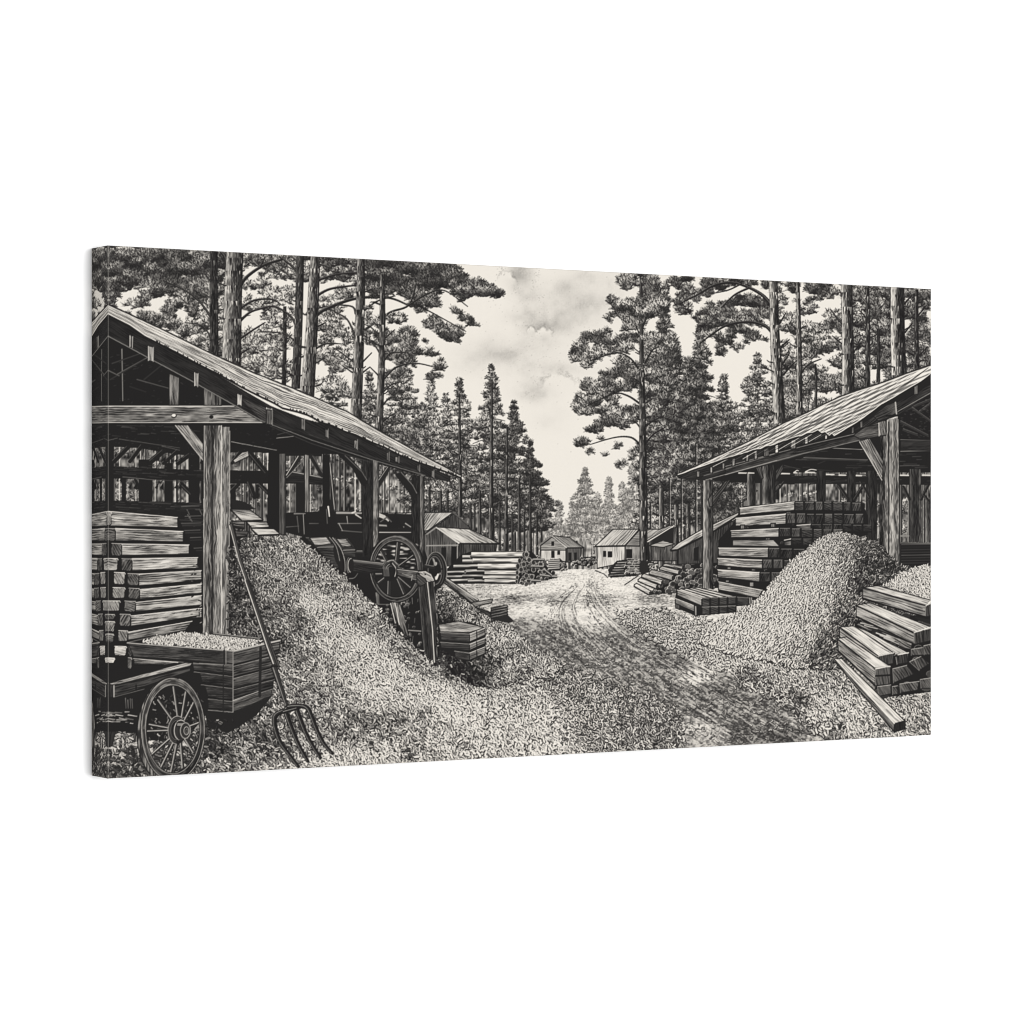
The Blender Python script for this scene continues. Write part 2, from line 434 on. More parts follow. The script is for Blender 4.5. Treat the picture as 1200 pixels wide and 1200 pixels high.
# thin dark trunk and the heavy pine left of the picture
pine(A((722, 60), (722, 400), (725, 690)), (8, 9.5), (.22, .14, .08, .06), [
    (A((720, 460), (640, 350), (560, 290), (450, 240)), 3, 1, .07), (A((705, 560), (660, 490), (560, 470)), 2, .8, .08),
    (A((735, 300), (690, 220), (640, 150)), 2, .8, .08)], [])
pine(A((840, 60), (828, 350), (818, 745)), (19, 22), (.66, .44, .32, .18, .10), [
    (A((800, 190), (790, 110), (760, 70)), 5, 3, .08), (A((860, 290), (900, 220), (1000, 150), (1110, 115)), 4.5, 2, .08),
    (A((985, 150), (1010, 100)), 2, 1, .08), (A((870, 390), (950, 345), (1050, 340), (1100, 370)), 3, 1, .08),
    (A((870, 460), (930, 410), (1020, 385)), 3.4, 1.2, .08), (A((870, 560), (930, 520), (1010, 470)), 3, 1, .08), (A((870, 645), (920, 615)), 2.5, 1.4, .08)],
    [(A((880, 350), (1100, 300), (1110, 420), (1000, 480), (900, 420)), 3.5, .16, .66, .7, .45), (A((900, 470), (1080, 430), (1080, 560), (950, 560)), 3.5, .2, .7, .6, .5)])
pine(B((160, 380), (160, 560), (155, 830)), (3, 4.5), (.25, .15, .1), [(B((160, 600), (190, 560)), 1, .6, .1)], [])
pine(B((248, 95), (238, 450), (222, 840)), (8, 9.5), (.30, .2, .1, .07), [
    (B((240, 200), (200, 150), (130, 100)), 3, 1.6, .08), (B((225, 490), (190, 430), (100, 380), (0, 400)), 3, 1.4, .08), (B((215, 570), (150, 530), (20, 520)), 2, .8, .08)], [])
pine(B((332, 95), (312, 500), (285, 900)), (10.5, 16), (.66, .42, .3, .16, .1), [
    (B((335, 430), (400, 390), (560, 335), (740, 330), (850, 370)), 4.6, 1.6, .08), (B((340, 320), (420, 280), (570, 260)), 3.6, 1.4, .08),
    (B((350, 230), (450, 200), (560, 190)), 3, 1.2, .08), (B((350, 160), (400, 120), (470, 110)), 2.6, 1.2, .08),
    (B((330, 500), (390, 470)), 2.4, 1, .08), (B((330, 620), (390, 590), (480, 590)), 2.6, .8, .08), (B((330, 700), (370, 680)), 2, .8, .08)],
    [(B((340, 500), (500, 500), (530, 600), (450, 620), (420, 660), (400, 620), (350, 600)), 3.5, .12, .62, .8, .3),
     (B((330, 680), (400, 650), (370, 710), (340, 720)), 3.5, .14, .6, .7, .3)])
# dark overhanging canopy of the next pine
pine(B((588, 110), (585, 400), (560, 1020)), (8, 12.5), (.58, .4, .22, .12, .08), [
    (B((600, 520), (680, 460), (760, 410), (860, 370), (900, 250)), 3.4, 1.2, .07), (B((560, 420), (540, 380), (450, 370)), 2.6, 1, .08),
    (B((555, 540), (510, 450), (440, 410)), 2.4, .9, .08), (B((610, 400), (680, 350), (780, 320)), 2.4, 1, .08),
    (B((545, 690), (480, 640), (430, 610)), 2, .8, .08), (B((540, 750), (490, 715)), 1.8, .8, .08), (B((600, 690), (650, 640)), 2, .8, .08), (B((600, 750), (640, 720)), 2, .9, .08),
    (B((860, 370), (960, 310), (1060, 290), (1190, 380)), 2.2, .8, .07), (B((900, 370), (1000, 420), (1180, 520)), 1.6, .7, .07)],
    [(B((360, 100), (760, 110), (770, 320), (640, 320), (600, 200), (420, 190), (360, 140)), 4.5, .08, .46, 1.0, .27),
     (B((620, 110), (1140, 138), (1150, 190), (1195, 215), (1170, 260), (1200, 300), (1150, 360), (1060, 300), (980, 330), (880, 340), (760, 320), (640, 330), (620, 250)), 4.5, .05, .36, 1.35, .12),
     (B((1090, 240), (1200, 210), (1290, 240), (1380, 300), (1370, 340), (1340, 360), (1310, 350), (1230, 310), (1180, 330), (1100, 300)), 4.5, .06, .42, 1.3, .12),
     (B((870, 340), (1080, 330), (1170, 430), (1270, 470), (1210, 500), (1130, 590), (1080, 580), (1030, 540), (960, 500), (900, 440), (860, 400)), 4.5, .07, .42, 1.1, .22),
     (B((430, 400), (540, 400), (550, 480), (500, 470)), 3.5, .12, .6, .7, .4)])
pine(B((708, 200), (708, 600), (688, 1090)), (5, 8.5), (.5, .34, .16, .08), [
    (B((715, 690), (760, 640), (850, 640)), 2.4, .9, .08), (B((715, 790), (790, 720), (900, 700), (1000, 720)), 2.6, .8, .08), (B((715, 860), (760, 820), (830, 800)), 2, .8, .08),
    (B((715, 930), (760, 890), (820, 920)), 2, .8, .08), (B((710, 1030), (760, 990)), 1.8, .8, .08), (B((700, 650), (660, 590), (610, 560)), 2, .8, .08),
    (B((690, 770), (640, 720)), 1.8, .8, .08), (B((720, 560), (780, 510)), 2, .8, .08), (B((700, 560), (650, 500), (610, 480)), 2, .7, .08)],
    [(B((610, 380), (700, 370), (840, 420), (860, 480), (800, 520), (720, 500), (620, 480)), 4.5, .10, .56, 1.0, .25),
     (B((620, 520), (900, 500), (900, 540), (850, 560), (960, 570), (1000, 620), (1070, 700), (1040, 770), (970, 800), (930, 750), (860, 700), (740, 690), (720, 600), (620, 600)), 4.5, .08, .46, 1.2, .18),
     (B((720, 700), (850, 740), (850, 840), (760, 900), (720, 850)), 4.5, .12, .54, 1.0, .25)])

# ---------------------------------------------------------------- right: pines
D = lambda *p: Z(660, 300, p)
E = lambda *p: Z(660, 480, p)
F = lambda *p: Z(850, 310, p)
conifer(887, 415, 560, 44, 3.5, .14, .6, (1, 5), .05, (.6, .5, .3), .12)
conifer(860, 470, 560, 26, 3.5, .22, .72, (1, 3), .05, gap=.12)
conifer(847, 440, 600, 30, 3.5, .12, .50, (1, 4), .05, gap=.12)
conifer(820, 380, 640, 34, 4.5, .08, .42, (1, 4), .18, gap=.10)
conifer(832, 480, 640, 30, 3.5, .09, .40, (1, 4), .12, gap=.10)
conifer(780, 330, 640, 24, 3.5, .10, .46, (1, 4), .25, gap=.14)
conifer(770, 520, 660, 24, 3.5, .2, .64, (1, 3), .2, gap=.15)
conifer(760, 560, 660, 22, 3.5, .2, .64, (1, 3), .2, gap=.15)
conifer(806, 420, 663, 36, 4.5, .08, .42, (2, 6), .30, (.5, .35, .15, .1), .10)
conifer(792, 400, 662, 34, 4.5, .08, .46, (2, 6), .30, (.7, .4, .15, .1), .10)
conifer(774.6, 370, 664, 30, 4.5, .09, .48, (2, 6.6), .30, (.65, .42, .18, .1), .12)
for x, y0, y1 in ((815, 520, 640), (798, 560, 640), (784, 560, 640), (762, 590, 645), (822, 540, 640)):
    line([(x, y0), (x, y1)], 1.2, 1.8, .12)
    line([(x + 1.6, y0), (x + 1.6, y1)], .6, .8, .6)
a, b = tree(label='tallest pine of the engraving, long boughs on its left')
use(b); trunk(D((432, 110), (438, 400), (442, 720)) + E((446, 240),), 1.5, 6.5, (.52, .36, .2, .1, .07), .16)
use(a)
for pts, lo, hi in (
    (D((355, 100), (510, 105), (560, 200), (590, 280), (560, 330), (480, 340), (430, 400), (330, 420), (350, 370), (240, 360), (240, 330), (300, 310), (240, 250), (250, 225), (320, 210), (300, 130)), .10, .54),
    (D((35, 555), (80, 460), (150, 420), (200, 430), (260, 405), (330, 440), (430, 440), (520, 420), (540, 520), (400, 540), (280, 545), (200, 570), (140, 630), (70, 600)), .10, .56),
    (D((45, 850), (130, 690), (200, 660), (260, 640), (320, 630), (420, 600), (440, 680), (400, 750), (300, 760), (220, 810), (170, 880), (140, 890), (90, 890)), .10, .54),
    (D((60, 1050), (110, 1000), (150, 955), (210, 910), (290, 860), (420, 830), (440, 900), (360, 960), (250, 1000), (180, 1060), (130, 1120), (90, 1100)), .10, .56),
    (D((440, 440), (620, 390), (640, 560), (520, 700), (440, 700)), .10, .56),
    (D((440, 700), (600, 650), (620, 800), (500, 900), (440, 860)), .10, .50),
    (D((290, 1190), (330, 1130), (400, 1110), (400, 1200), (340, 1200)), .3, .7),
    (D((280, 590), (330, 560), (400, 600), (300, 620)), .2, .6), (D((200, 1140), (300, 1050), (330, 1060), (240, 1150)), .16, .5),
    (D((180, 880), (290, 780), (320, 800), (210, 890)), .16, .5)):
    boughs(pts, 4.5, lo, hi, 1.25, .14)
use(b)
for pts, w0, w1 in ((((420, 630), (370, 570), (290, 545), (150, 590)), 2.2, .8), (((430, 830), (360, 785), (280, 775), (120, 850)), 2.4, .8),
    (((430, 1060), (380, 1020), (290, 1020), (150, 1060)), 2.4, .8), (((435, 970), (400, 930), (350, 930)), 1.8, .8), (((460, 600), (500, 530), (540, 510)), 2, .8),
    (((455, 800), (490, 750)), 2, .8), (((460, 960), (500, 930), (560, 900)), 2, .8), (((465, 1050), (510, 1000), (580, 960)), 2.4, .8), (((425, 430), (405, 390)), 1.6, .8), (((440, 420), (470, 340)), 1.6, .8), (((450, 560), (400, 520)), 1.6, .7)):
    curve(D(*pts), w0, w1, .09)
trunk(D((441, 640), (442, 760)) + E((446, 240), (450, 600), (450, 900)), 4.5, 11, (.52, .36, .2, .1, .07), .16)
for y0, y1 in ((150, 230), (380, 440), (470, 600)): trunk(D((434 + y0 * .01, y0), (434 + y1 * .01, y1)), 2 + y0 * .004, 2 + y1 * .004, (.4, .2, .1), .1)
line(E((445, 890), (425, 945)), 3, 1.5, .2); line(E((465, 890), (480, 925)), 4, 1.5, .1)

use(part('printed_forest_shade', 0, 'leafy boughs filling the top right of the engraving'))
boughs([(905, 328), (1091, 337), (1091, 430), (1040, 450), (985, 467), (920, 495), (905, 440)], 4.5, .09, .62, 1.0, .26, nscale=17)
boughs([(985, 333), (1091, 337), (1091, 430), (1000, 462)], 4.5, .07, .46, 1.1, .28)
boughs([(905, 440), (1000, 440), (985, 467), (920, 495)], 3.5, .09, .55, 1.1, .2)
boughs([(920, 330), (985, 334), (970, 350), (930, 352)], 4.5, .09, .40, 1.1, .2)
def rpine(x0, y0, x1, y1, w0, w1, tones, brs=(), label=None):
    pine(F((x0, y0), ((x0 + x1) / 2 + rnd.uniform(-4, 4), (y0 + y1) / 2), (x1, y1)), (w0 / 4.8, w1 / 4.8), tones, [(F(*p), a, b, .07) for p, a, b in brs], [], label)
rpine(858, 360, 858, 660, 12, 18, (.2, .12, .08))
rpine(798, 130, 798, 690, 16, 28, (.35, .2, .1, .07), [(((805, 470), (830, 430)), 1.6, .8), (((790, 300), (760, 260)), 1.6, .8)])
rpine(1075, 140, 1077, 590, 16, 26, (.35, .2, .1, .07), [(((1080, 290), (1130, 230)), 1.8, .8), (((1080, 520), (1140, 460)), 1.8, .8), (((1070, 520), (1010, 480)), 1.8, .8)])
rpine(505, 560, 507, 800, 8, 12, (.3, .2, .1))
rpine(405, 90, 414, 840, 16, 36, (.65, .45, .2, .1), [(((430, 600), (470, 560), (540, 530)), 2.2, .8), (((420, 450), (450, 400)), 2, .8), (((400, 360), (360, 330)), 2, .8), (((400, 720), (370, 680)), 2, .8)])
rpine(680, 100, 690, 735, 58, 68, (.75, .5, .3, .1, .07), [(((665, 340), (620, 290), (590, 250)), 2.6, 1), (((660, 190), (640, 140)), 2.4, 1), (((660, 450), (600, 400)), 1.8, .8), (((715, 500), (760, 440)), 1.6, .8)])
rpine(966, 125, 975, 620, 74, 82, (.8, .62, .42, .1, .07, .06), [(((1005, 220), (1050, 170)), 2.6, 1), (((1010, 380), (1050, 330)), 2.4, 1)])
a, b = tree(label='pine with two long arching boughs reaching left')
use(a)
for pts in (D((590, 115), (700, 110), (960, 125), (1150, 130), (1150, 180), (1040, 160), (960, 160), (850, 200), (760, 250), (680, 240), (640, 270), (600, 250), (620, 190)),
            D((700, 360), (740, 340), (800, 290), (830, 240), (900, 260), (960, 240), (1040, 210), (1150, 250), (1160, 400), (1060, 380), (960, 400), (860, 440), (780, 470), (730, 400)),
            D((850, 440), (1000, 400), (1160, 440), (1150, 470), (1040, 470), (990, 530), (950, 520), (920, 460), (890, 560), (850, 580), (870, 500)),
            D((630, 260), (720, 250), (700, 340), (640, 320))):
    boughs(pts, 4.5, .06, .46, 1.2, .17)
use(b)
for pts, w0, w1 in ((((1170, 275), (1120, 220), (1040, 175), (950, 150), (850, 165), (760, 215), (650, 270)), 4.2, 1), (((1040, 180), (960, 220), (890, 290)), 2.6, 1),
    (((1175, 430), (1130, 390), (1040, 370), (920, 390), (830, 445), (770, 490)), 3.8, 1), (((1000, 155), (930, 190), (840, 210)), 2, .8)):
    curve(D(*pts), w0, w1, .07, .3)
for pts in (((305, 330), (340, 270)), ((315, 460), (360, 420)), ((320, 560), (360, 500)), ((325, 620), (370, 570), (400, 540))): curve(F(*pts), 2.2, .8, .08)
trunk(F((268, 95), (278, 420), (288, 600), (303, 890)), 9, 13.5, (.72, .6, .36, .14, .08), .2)
G = lambda *p: Z(500, 480, p)
C = lambda *p: Z(300, 480, p)
K = lambda *p: Z(850, 460, p)
M_ = lambda *p: Z(850, 640, p)
Q = lambda *p: Z(100, 480, p)
U = lambda *p: Z(100, 680, p)
V = lambda *p: Z(300, 660, p)

# ---------------------------------------------------------------- ground
GR = part('printed_track', 0, 'pale track of the engraving with dark cart ruts')
gctl = [(690,672,.68),(640,690,.70),(600,690,.66),(560,690,.52),(690,690,.76),(740,690,.7),(600,702,.33),(650,702,.40),(700,703,.42),(760,701,.42),(640,713,.72),(690,716,.74),(740,720,.75),(780,715,.55),(590,715,.6),
 (620,735,.33),(670,740,.34),(720,735,.5),(560,740,.42),(600,760,.40),(650,760,.34),(700,750,.32),(740,750,.40),(790,745,.78),(840,740,.80),(770,765,.36),(720,775,.36),(660,785,.40),(600,790,.52),(560,790,.46),(620,805,.52),
 (680,800,.48),(740,790,.32),(790,780,.32),(820,775,.62),(850,770,.74),(812,792,.8),(790,803,.30),(840,805,.32),(880,795,.38),(860,830,.33),(900,830,.32),(930,822,.32),(800,830,.33),(820,856,.60),(840,862,.45),(780,865,.33),
 (860,860,.28),(910,860,.26),(750,830,.42),(700,830,.52),(700,860,.46),(640,850,.68),(640,830,.7),(600,840,.62),(560,830,.72),(500,830,.78),(520,870,.48),(560,880,.62),(600,880,.6),(460,860,.45),(430,880,.5),(400,880,.45),
 (960,800,.5),(960,830,.62),(1000,840,.62),(980,860,.45),(1030,855,.5),(1070,840,.55),(880,760,.8),(900,775,.7),(720,690,.8),(800,730,.76),(830,720,.66),(760,725,.74),(740,712,.68),(700,728,.7),(610,714,.66),(570,702,.5),(580,688,.6),(640,678,.58),(720,680,.68),(655,684,.72),(705,686,.6),(670,697,.62),(720,697,.6)]
gp = [(520, 668), (1100, 664), (1100, 920), (100, 920), (100, 800), (380, 700)]
sl, m = inside(gp)
F_ = field(gctl, sl, p=4.0, yk=2.4)
X, Y = XX[sl], YY[sl]
sc = np.clip((Y - 640) / 110, .3, 2.2)
dx = (X - 690)
al, ac = X * .86 + Y * .50, -X * .50 + Y * .86
far_ = N(X / (5 * sc) + 3, (Y - .12 * dx) / (1.1 * sc)) * .6 + N(X / (13 * sc), (Y + .1 * dx) / (2.2 * sc) + 20) * .5 + N(X / (2.2 * sc) + 40, Y / (1.0 * sc)) * .5 - .8
near = N(al / 7, ac / 1.5) * .5 + N(al / 22 + 3, ac / 3.4 + 7) * .5 + N(X / 1.5 + 9, Y / 1.1) * .7 + N(X / 3.2, Y / 2 + 5) * .4 - 1.05
k_ = np.clip((Y - 712) / 26, 0, 1)
st = far_ * (1 - k_) + near * k_
put(sl, m, np.clip(F_ * 1.05 + .06 + (.15 + .25 * np.clip(1.0 - F_, 0, .6)) * (1 - .38 * k_) * np.tanh(st * 3.6), .05, .93).astype(np.float32))
# cart ruts and stray marks running away up the track
def ruts(pts, n, spread, tone, w=.8, ln=16):
    s = smooth(pts, 12)
    for _ in range(n):
        i = rnd.randrange(len(s) - 3); o = rnd.gauss(0, spread) * (s[i][1] - 655) / 120
        k = 2
        f = rnd.uniform(.15, .9); x0, y0 = s[i]; x1, y1 = s[i + 1]
        q = [(x0 + o, y0 + o * .08), (x0 + o + (x1 - x0) * f, y0 + o * .08 + (y1 - y0) * f)]
        line(q, w * (.4 + (s[i][1] - 655) / 160), .4, max(.05, tone + rnd.gauss(0, .08)), .8)
ruts([(676, 684), (650, 712), (652, 745), (705, 800), (800, 870)], 220, 9, .16)
ruts([(690, 684), (690, 712), (720, 760), (800, 820), (900, 875)], 220, 8, .16)
ruts([(683, 684), (668, 714), (682, 750), (750, 810), (850, 872)], 160, 8, .8)
ruts([(690, 680), (712, 715), (760, 760), (850, 810), (940, 865)], 260, 16, .13)
ruts([(690, 690), (730, 740), (830, 800), (930, 860)], 160, 30, .16)
ruts([(690, 684), (730, 710), (800, 745), (900, 790)], 120, 14, .2, .7)
for _ in range(2600):
    x, y = rnd.uniform(540, 960), 672 + 190 * rnd.random() ** 1.1
    k = (y - 640) / 110
    l = rnd.uniform(1.2, 4) * k
    line([(x, y), (x + l, y + (rnd.uniform(-.1, .8) if y > 720 else rnd.uniform(-.25, .3)) * l)], .75 * k ** .5, .4, rnd.choice((.08, .12, .2, .7, .85)), .75)
for j in range(36):
    o = rnd.gauss(0, 1.7)
    if j % 2: pts = [(684 + o * 1.5, 684), (668 + o * 5, 714), (690 + o * 9, 752), (755 + o * 14, 808), (860 + o * 20, 872)]
    else: pts = [(692 + o * 1.5, 684), (704 + o * 4, 712), (745 + o * 8, 748), (830 + o * 12, 800), (950 + o * 16, 862)]
    s = smooth(pts, 10); a0 = rnd.randrange(0, 18); s = s[a0:a0 + rnd.randint(8, 22)]
    if len(s) > 2: line([(x + rnd.gauss(0, .25), y + rnd.gauss(0, .2)) for x, y in s], .7, 1.3, rnd.choice((.10, .14, .2, .85)), .36)
LIT = part('printed_shaving_litter', 0, 'loose wood shavings scattered over the ground')
size = lambda y: 2.8 + max(0, y - 690) / 180 * 4.0
chips([(126, 920), (126, 880), (262, 850), (330, 760), (480, 750), (560, 770), (640, 790), (690, 815), (740, 850), (770, 880), (770, 920)], [(x, y, t * .62 + .24) for x, y, t in gctl] + [(200, 890, .28), (160, 890, .22), (260, 880, .42), (300, 860, .46), (350, 880, .5), (230, 860, .25), (300, 820, .36)], size, 1.0, base=False, soft=5)
chips([(560, 740), (610, 760), (680, 790), (760, 815), (800, 850), (800, 890), (700, 890), (640, 800), (560, 770)], [(x, y, t * .62 + .24) for x, y, t in gctl], lambda y: size(y) * .8, .7, base=False, soft=9)
for _ in range(900):
    x = rnd.uniform(640, 1000); y = 745 + 125 * rnd.random()
    C_ = CHIPS[2.6] if y < 800 else CHIPS[3.6]
    v = rnd.choice((.35, .5, .62, .75, .9)); stamp(C_[rnd.randrange(len(C_))], x, y, .12, v, .8)
chips([(800, 725), (870, 730), (905, 800), (870, 790), (790, 760), (720, 720), (760, 712)], gctl, lambda y: size(y) * .85, .6, base=False, soft=7)
chips([(862, 760), (960, 780), (1000, 800), (1100, 820), (1100, 880), (985, 880), (955, 850), (905, 815), (860, 795)], gctl + [(1050, 870, .5), (1080, 850, .45), (930, 790, .58), (905, 805, .56), (880, 800, .5), (920, 820, .5)], size, 1.0, base=False, soft=6)

# ---------------------------------------------------------------- cabins
def cabin(label): return part('printed_cabin', 0, label)
# pair at the left
c0 = cabin('weathered cabin behind the mill engine, farther of the pair')
use(part('wall', c0)); wood(C((1112, 585), (1200, 660), (1200, 700), (1010, 700), (960, 690)), 90, .22, .14, 1.2)
fill(C((455, 600), (880, 600), (960, 700), (455, 720)), .10)
wood(C((700, 620), (830, 610), (860, 700), (700, 720)), 90, .3, .2, 1.5)
use(part('roof', c0)); wood(C((690, 582), (1110, 577), (965, 680), (870, 690), (800, 600)), 128, .55, .22, 1.3)
wood(C((455, 572), (600, 575), (600, 600), (455, 590)), 0, .45, .2); line(C((1108, 577), (1190, 645)), 2, 2, .3)
c1 = cabin('front cabin of the pair behind the log stack, pale streaked roof')
w = part('wall', c1)
use(w); wood(C((1010, 665), (1130, 745), (1130, 880), (945, 880), (945, 700)), 90, .26, .16, 1.5)
wood(G((178, 752), (392, 755), (385, 830), (178, 870)), 90, .20, .14, 1.3)
use(part('door', c1)); fill(G((140, 770), (165, 770), (165, 882), (140, 882)), .04); fill(G((82, 775), (108, 775), (108, 860), (82, 860)), .06)
use(w); line(G((0, 765), (175, 762)), 1.6, 1.6, .5); line(G((172, 760), (172, 870)), 1.4, 1.4, .5)
use(part('roof', c1)); wood(G((52, 660), (240, 672), (408, 752), (180, 752)), 32, .62, .28, 1.6)
line(G((52, 662), (0, 700)), 2, 2, .45); line(G((180, 754), (405, 756)), 1.4, 1.4, .06); line(G((55, 664), (180, 752)), 1.4, 1.4, .75)
# cabin at the end of the track
c2 = cabin('small gabled cabin at the far end of the track')
use(part('wall', c2)); wood(G((640, 765), (705, 715), (782, 775), (782, 855), (640, 845)), 90, .66, .16, 1.1)
wood(G((640, 765), (705, 715), (782, 775), (782, 790), (640, 790)), 0, .5, .16, 1.1)
wood(G((784, 777), (868, 777), (865, 855), (784, 858)), 90, .26, .14, 1.1)
use(part('window', c2))
for x0, y0, x1, y1 in ((700, 795, 717, 833), (734, 795, 748, 815), (701, 742, 715, 766), (798, 805, 814, 850), (828, 805, 842, 845)): fill(G((x0, y0), (x1, y0), (x1, y1), (x0, y1)), .06)
use(part('roof', c2)); wood(G((702, 708), (800, 718), (882, 776), (785, 777)), 34, .48, .2, 1.1); line(G((622, 768), (704, 709)), 2, 1.6, .4); line(G((785, 779), (880, 778)), 1, 1, .06); line(G((704, 710), (785, 777)), 1, 1, .75)
# cabins at the right
c4 = cabin('cabin half hidden behind the tall pine trunks')
use(part('wall', c4)); wood(E((478, 700), (640, 660), (640, 850), (478, 850)), 90, .25, .22, 1.4); fill(E((500, 700), (620, 665), (620, 750), (500, 760)), .09)
use(part('roof', c4)); wood(E((470, 738), (470, 672), (545, 672), (600, 650), (622, 650)), 150, .5, .2, 1.2); line(E((475, 742), (622, 652)), 1.6, 1.2, .75)
wood(E((480, 765), (560, 735), (625, 755), (560, 775)), 0, .5, .2, 1.2)
c3 = cabin('plank cabin with a broad pale roof right of the track')
w = part('wall', c3)
use(w); wood(E((188, 768), (347, 765), (347, 860), (190, 892)), 90, .66, .2, 1.3); wood(E((347, 765), (432, 690), (432, 860), (347, 860)), 90, .42, .18, 1.3)
use(part('window', c3))
for x0, y0, x1, y1 in ((224, 795, 241, 829), (250, 798, 273, 830), (352, 786, 386, 836)): fill(E((x0, y0), (x1, y0), (x1, y1), (x0, y1)), .05)
use(part('roof', c3)); wood(E((178, 768), (280, 672), (427, 672), (347, 764)), 137, .62, .22, 1.3); wood(E((347, 766), (430, 675), (430, 766)), 0, .45, .16, 1.2)
line(E((180, 770), (347, 768)), 1.3, 1.3, .08); line(E((347, 766), (428, 768)), 1.2, 1.2, .12)
c5 = cabin('low lean-to cabin with a steep plank roof beside the right shed')
use(part('wall', c5)); wood(E((645, 790), (840, 690), (965, 620), (965, 860), (645, 870)), 90, .22, .13, 1.5)
use(part('door', c5)); fill(E((868, 768), (902, 768), (902, 856), (868, 860)), .04); fill(E((735, 780), (760, 770), (760, 850), (735, 850)), .06)
use(part('roof', c5)); wood(E((600, 790), (650, 748), (780, 672), (985, 578), (985, 592), (845, 682), (725, 740), (640, 787)), 152, .6, .24, 1.4); line(E((605, 795), (640, 790), (725, 743), (845, 686), (985, 596)), 1.4, 1.4, .06)

# ---------------------------------------------------------------- log and timber stacks in the middle distance
def logs(stack, rows, ax, thick, tone, ends=None, c=.22):
    for x0, y0, x1, y1, h in rows:
        use(part('log', stack))
        sl, m = inside([(x0, y0 - h / 2), (x1, y1 - h / 2), (x1, y1 + h / 2), (x0, y0 + h / 2)])
        X, Y = XX[sl], YY[sl]
        v = (Y - (y0 + (y1 - y0) * (X - x0) / (x1 - x0))) / h * 2
        o = rnd.random() * 50
        t = (tone + .12) * (1 - .62 * np.clip((v + .55) / 1.5, 0, 1) ** 1.2 - .5 * np.clip(-v - .7, 0, 1)) + c * np.tanh((N(X / 9 + o, Y / .9 + o) - .5) * 4) * .6
        put(sl, m, np.clip(t, .05, .95).astype(np.float32))
        line([(x0, y0 + h / 2), (x1, y1 + h / 2)], 1.7, 1.7, .04); line([(x0, y0 - h / 2), (x1, y1 - h / 2)], .6, .6, .12)
        ce = ell(x1, y1, h * .32, h * .5); fill(ce, .12); line(ce + ce[:1], .6, .6, .5)
def rough_ends(pts, n, r, tone=.35):
    sl, m = inside(pts); put(sl, m, .05)
    p = np.array(pts); x0, y0 = p.min(0); x1, y1 = p.max(0)
    for _ in range(n):
        x, y = rnd.uniform(x0, x1), rnd.uniform(y0, y1)
        jx, jy = int((x - PX) * S) - sl[1].start, int((y - PY) * S) - sl[0].start
        if not (0 <= jy < m.shape[0] and 0 <= jx < m.shape[1] and m[jy, jx]): continue
        k = r * rnd.uniform(.6, 1.1)
        e = ell(x, y, k, k * .8, rnd.uniform(-20, 20), 12)
        fill(e, max(.06, tone * rnd.uniform(.2, .8))); line(e[5:13], .7, .5, tone * rnd.uniform(.9, 1.9))
ls = part('printed_log_stack', 0, 'stack of peeled round logs in front of the left cabins')
fill(G((195, 815), (250, 797), (590, 797), (720, 940), (560, 980), (130, 980), (110, 900)), .06)
def glogs(rows, tone, c=.22):
    logs(ls, [tuple(v for p in G((a, b), (c_, d)) for v in p) + (h / 4.8,) for a, b, c_, d, h in rows], 0, 0, tone, c=c)
glogs([(200, 828, 250, 828, 22), (200, 852, 262, 852, 22), (150, 882, 295, 878, 20), (215, 908, 330, 906, 20), (115, 915, 215, 912, 16), (110, 940, 230, 938, 16), (130, 962, 260, 958, 18), (200, 935, 330, 935, 16), (230, 965, 330, 962, 18)], .55)
use(part('log_end', ls)); rough_ends(G((500, 800), (585, 797), (600, 830), (655, 838), (700, 890), (735, 945), (640, 965), (560, 985), (500, 975)), 130, 2.6, .42)
glogs([(250, 817, 548, 815, 34), (258, 849, 522, 850, 30), (285, 882, 512, 882, 34), (325, 917, 508, 917, 26), (315, 942, 508, 944, 24), (325, 963, 505, 966, 22)], .66, .40)
for x, y in ((560, 815), (575, 845), (545, 870), (530, 900), (600, 860), (560, 935), (620, 850), (640, 870), (600, 900), (660, 910), (590, 940)):
    use(part('log_end', ls)); (ex, ey), = G((x, y)); e = ell(ex, ey, 2.6, 2.9, 0, 16); fill(e, .16); line(e + e[:1], .7, .7, .55)
use(part('log', ls))
for x0, y0, x1, y1 in ((600, 842, 655, 842), (590, 880, 650, 882), (640, 930, 730, 940), (590, 960, 640, 962), (660, 900, 700, 930)): line(G((x0, y0), (x1, y1)), 2.6, 2.2, .5); line(G((x0, y0 + 6), (x1, y1 + 6)), 1, 1, .06)

s2 = part('printed_log_stack', 0, 'small log stack beside the far gabled cabin')
fill(G((680, 845), (750, 838), (790, 880), (780, 905), (690, 905)), .10)
for i in range(5): line(G((685, 850 + i * 11), (745, 846 + i * 11)), 1.5, 1.4, .62)
use(part('log_end', s2)); rough_ends(G((748, 845), (785, 870), (790, 900), (750, 908)), 22, 1.6, .4)
s3 = part('printed_log_stack', 0, 'dark log stack between the two middle cabins')
rough_ends(G((870, 830), (950, 825), (955, 865), (910, 885), (870, 875)), 26, 1.8, .45)
rough_ends(G((805, 850), (865, 845), (868, 875), (815, 880)), 14, 1.6, .5)
s4 = part('printed_log_stack', 0, 'sloping log stack in front of the broad roofed cabin')
use(s4); fill(E((250, 900), (300, 850), (370, 840), (530, 860), (530, 900), (410, 935), (265, 945)), .10)
for i in range(6):
    y = 852 + i * 14; x0 = 300 - i * 9; x1 = 374 - i * 4
    use(part('log', s4)); wood(E((x0, y + 4), (x1, y), (x1, y + 10), (x0, y + 14)), -3, .56, .28, 1.0); line(E((x0, y + 15), (x1, y + 11)), 1.1, 1.1, .05)
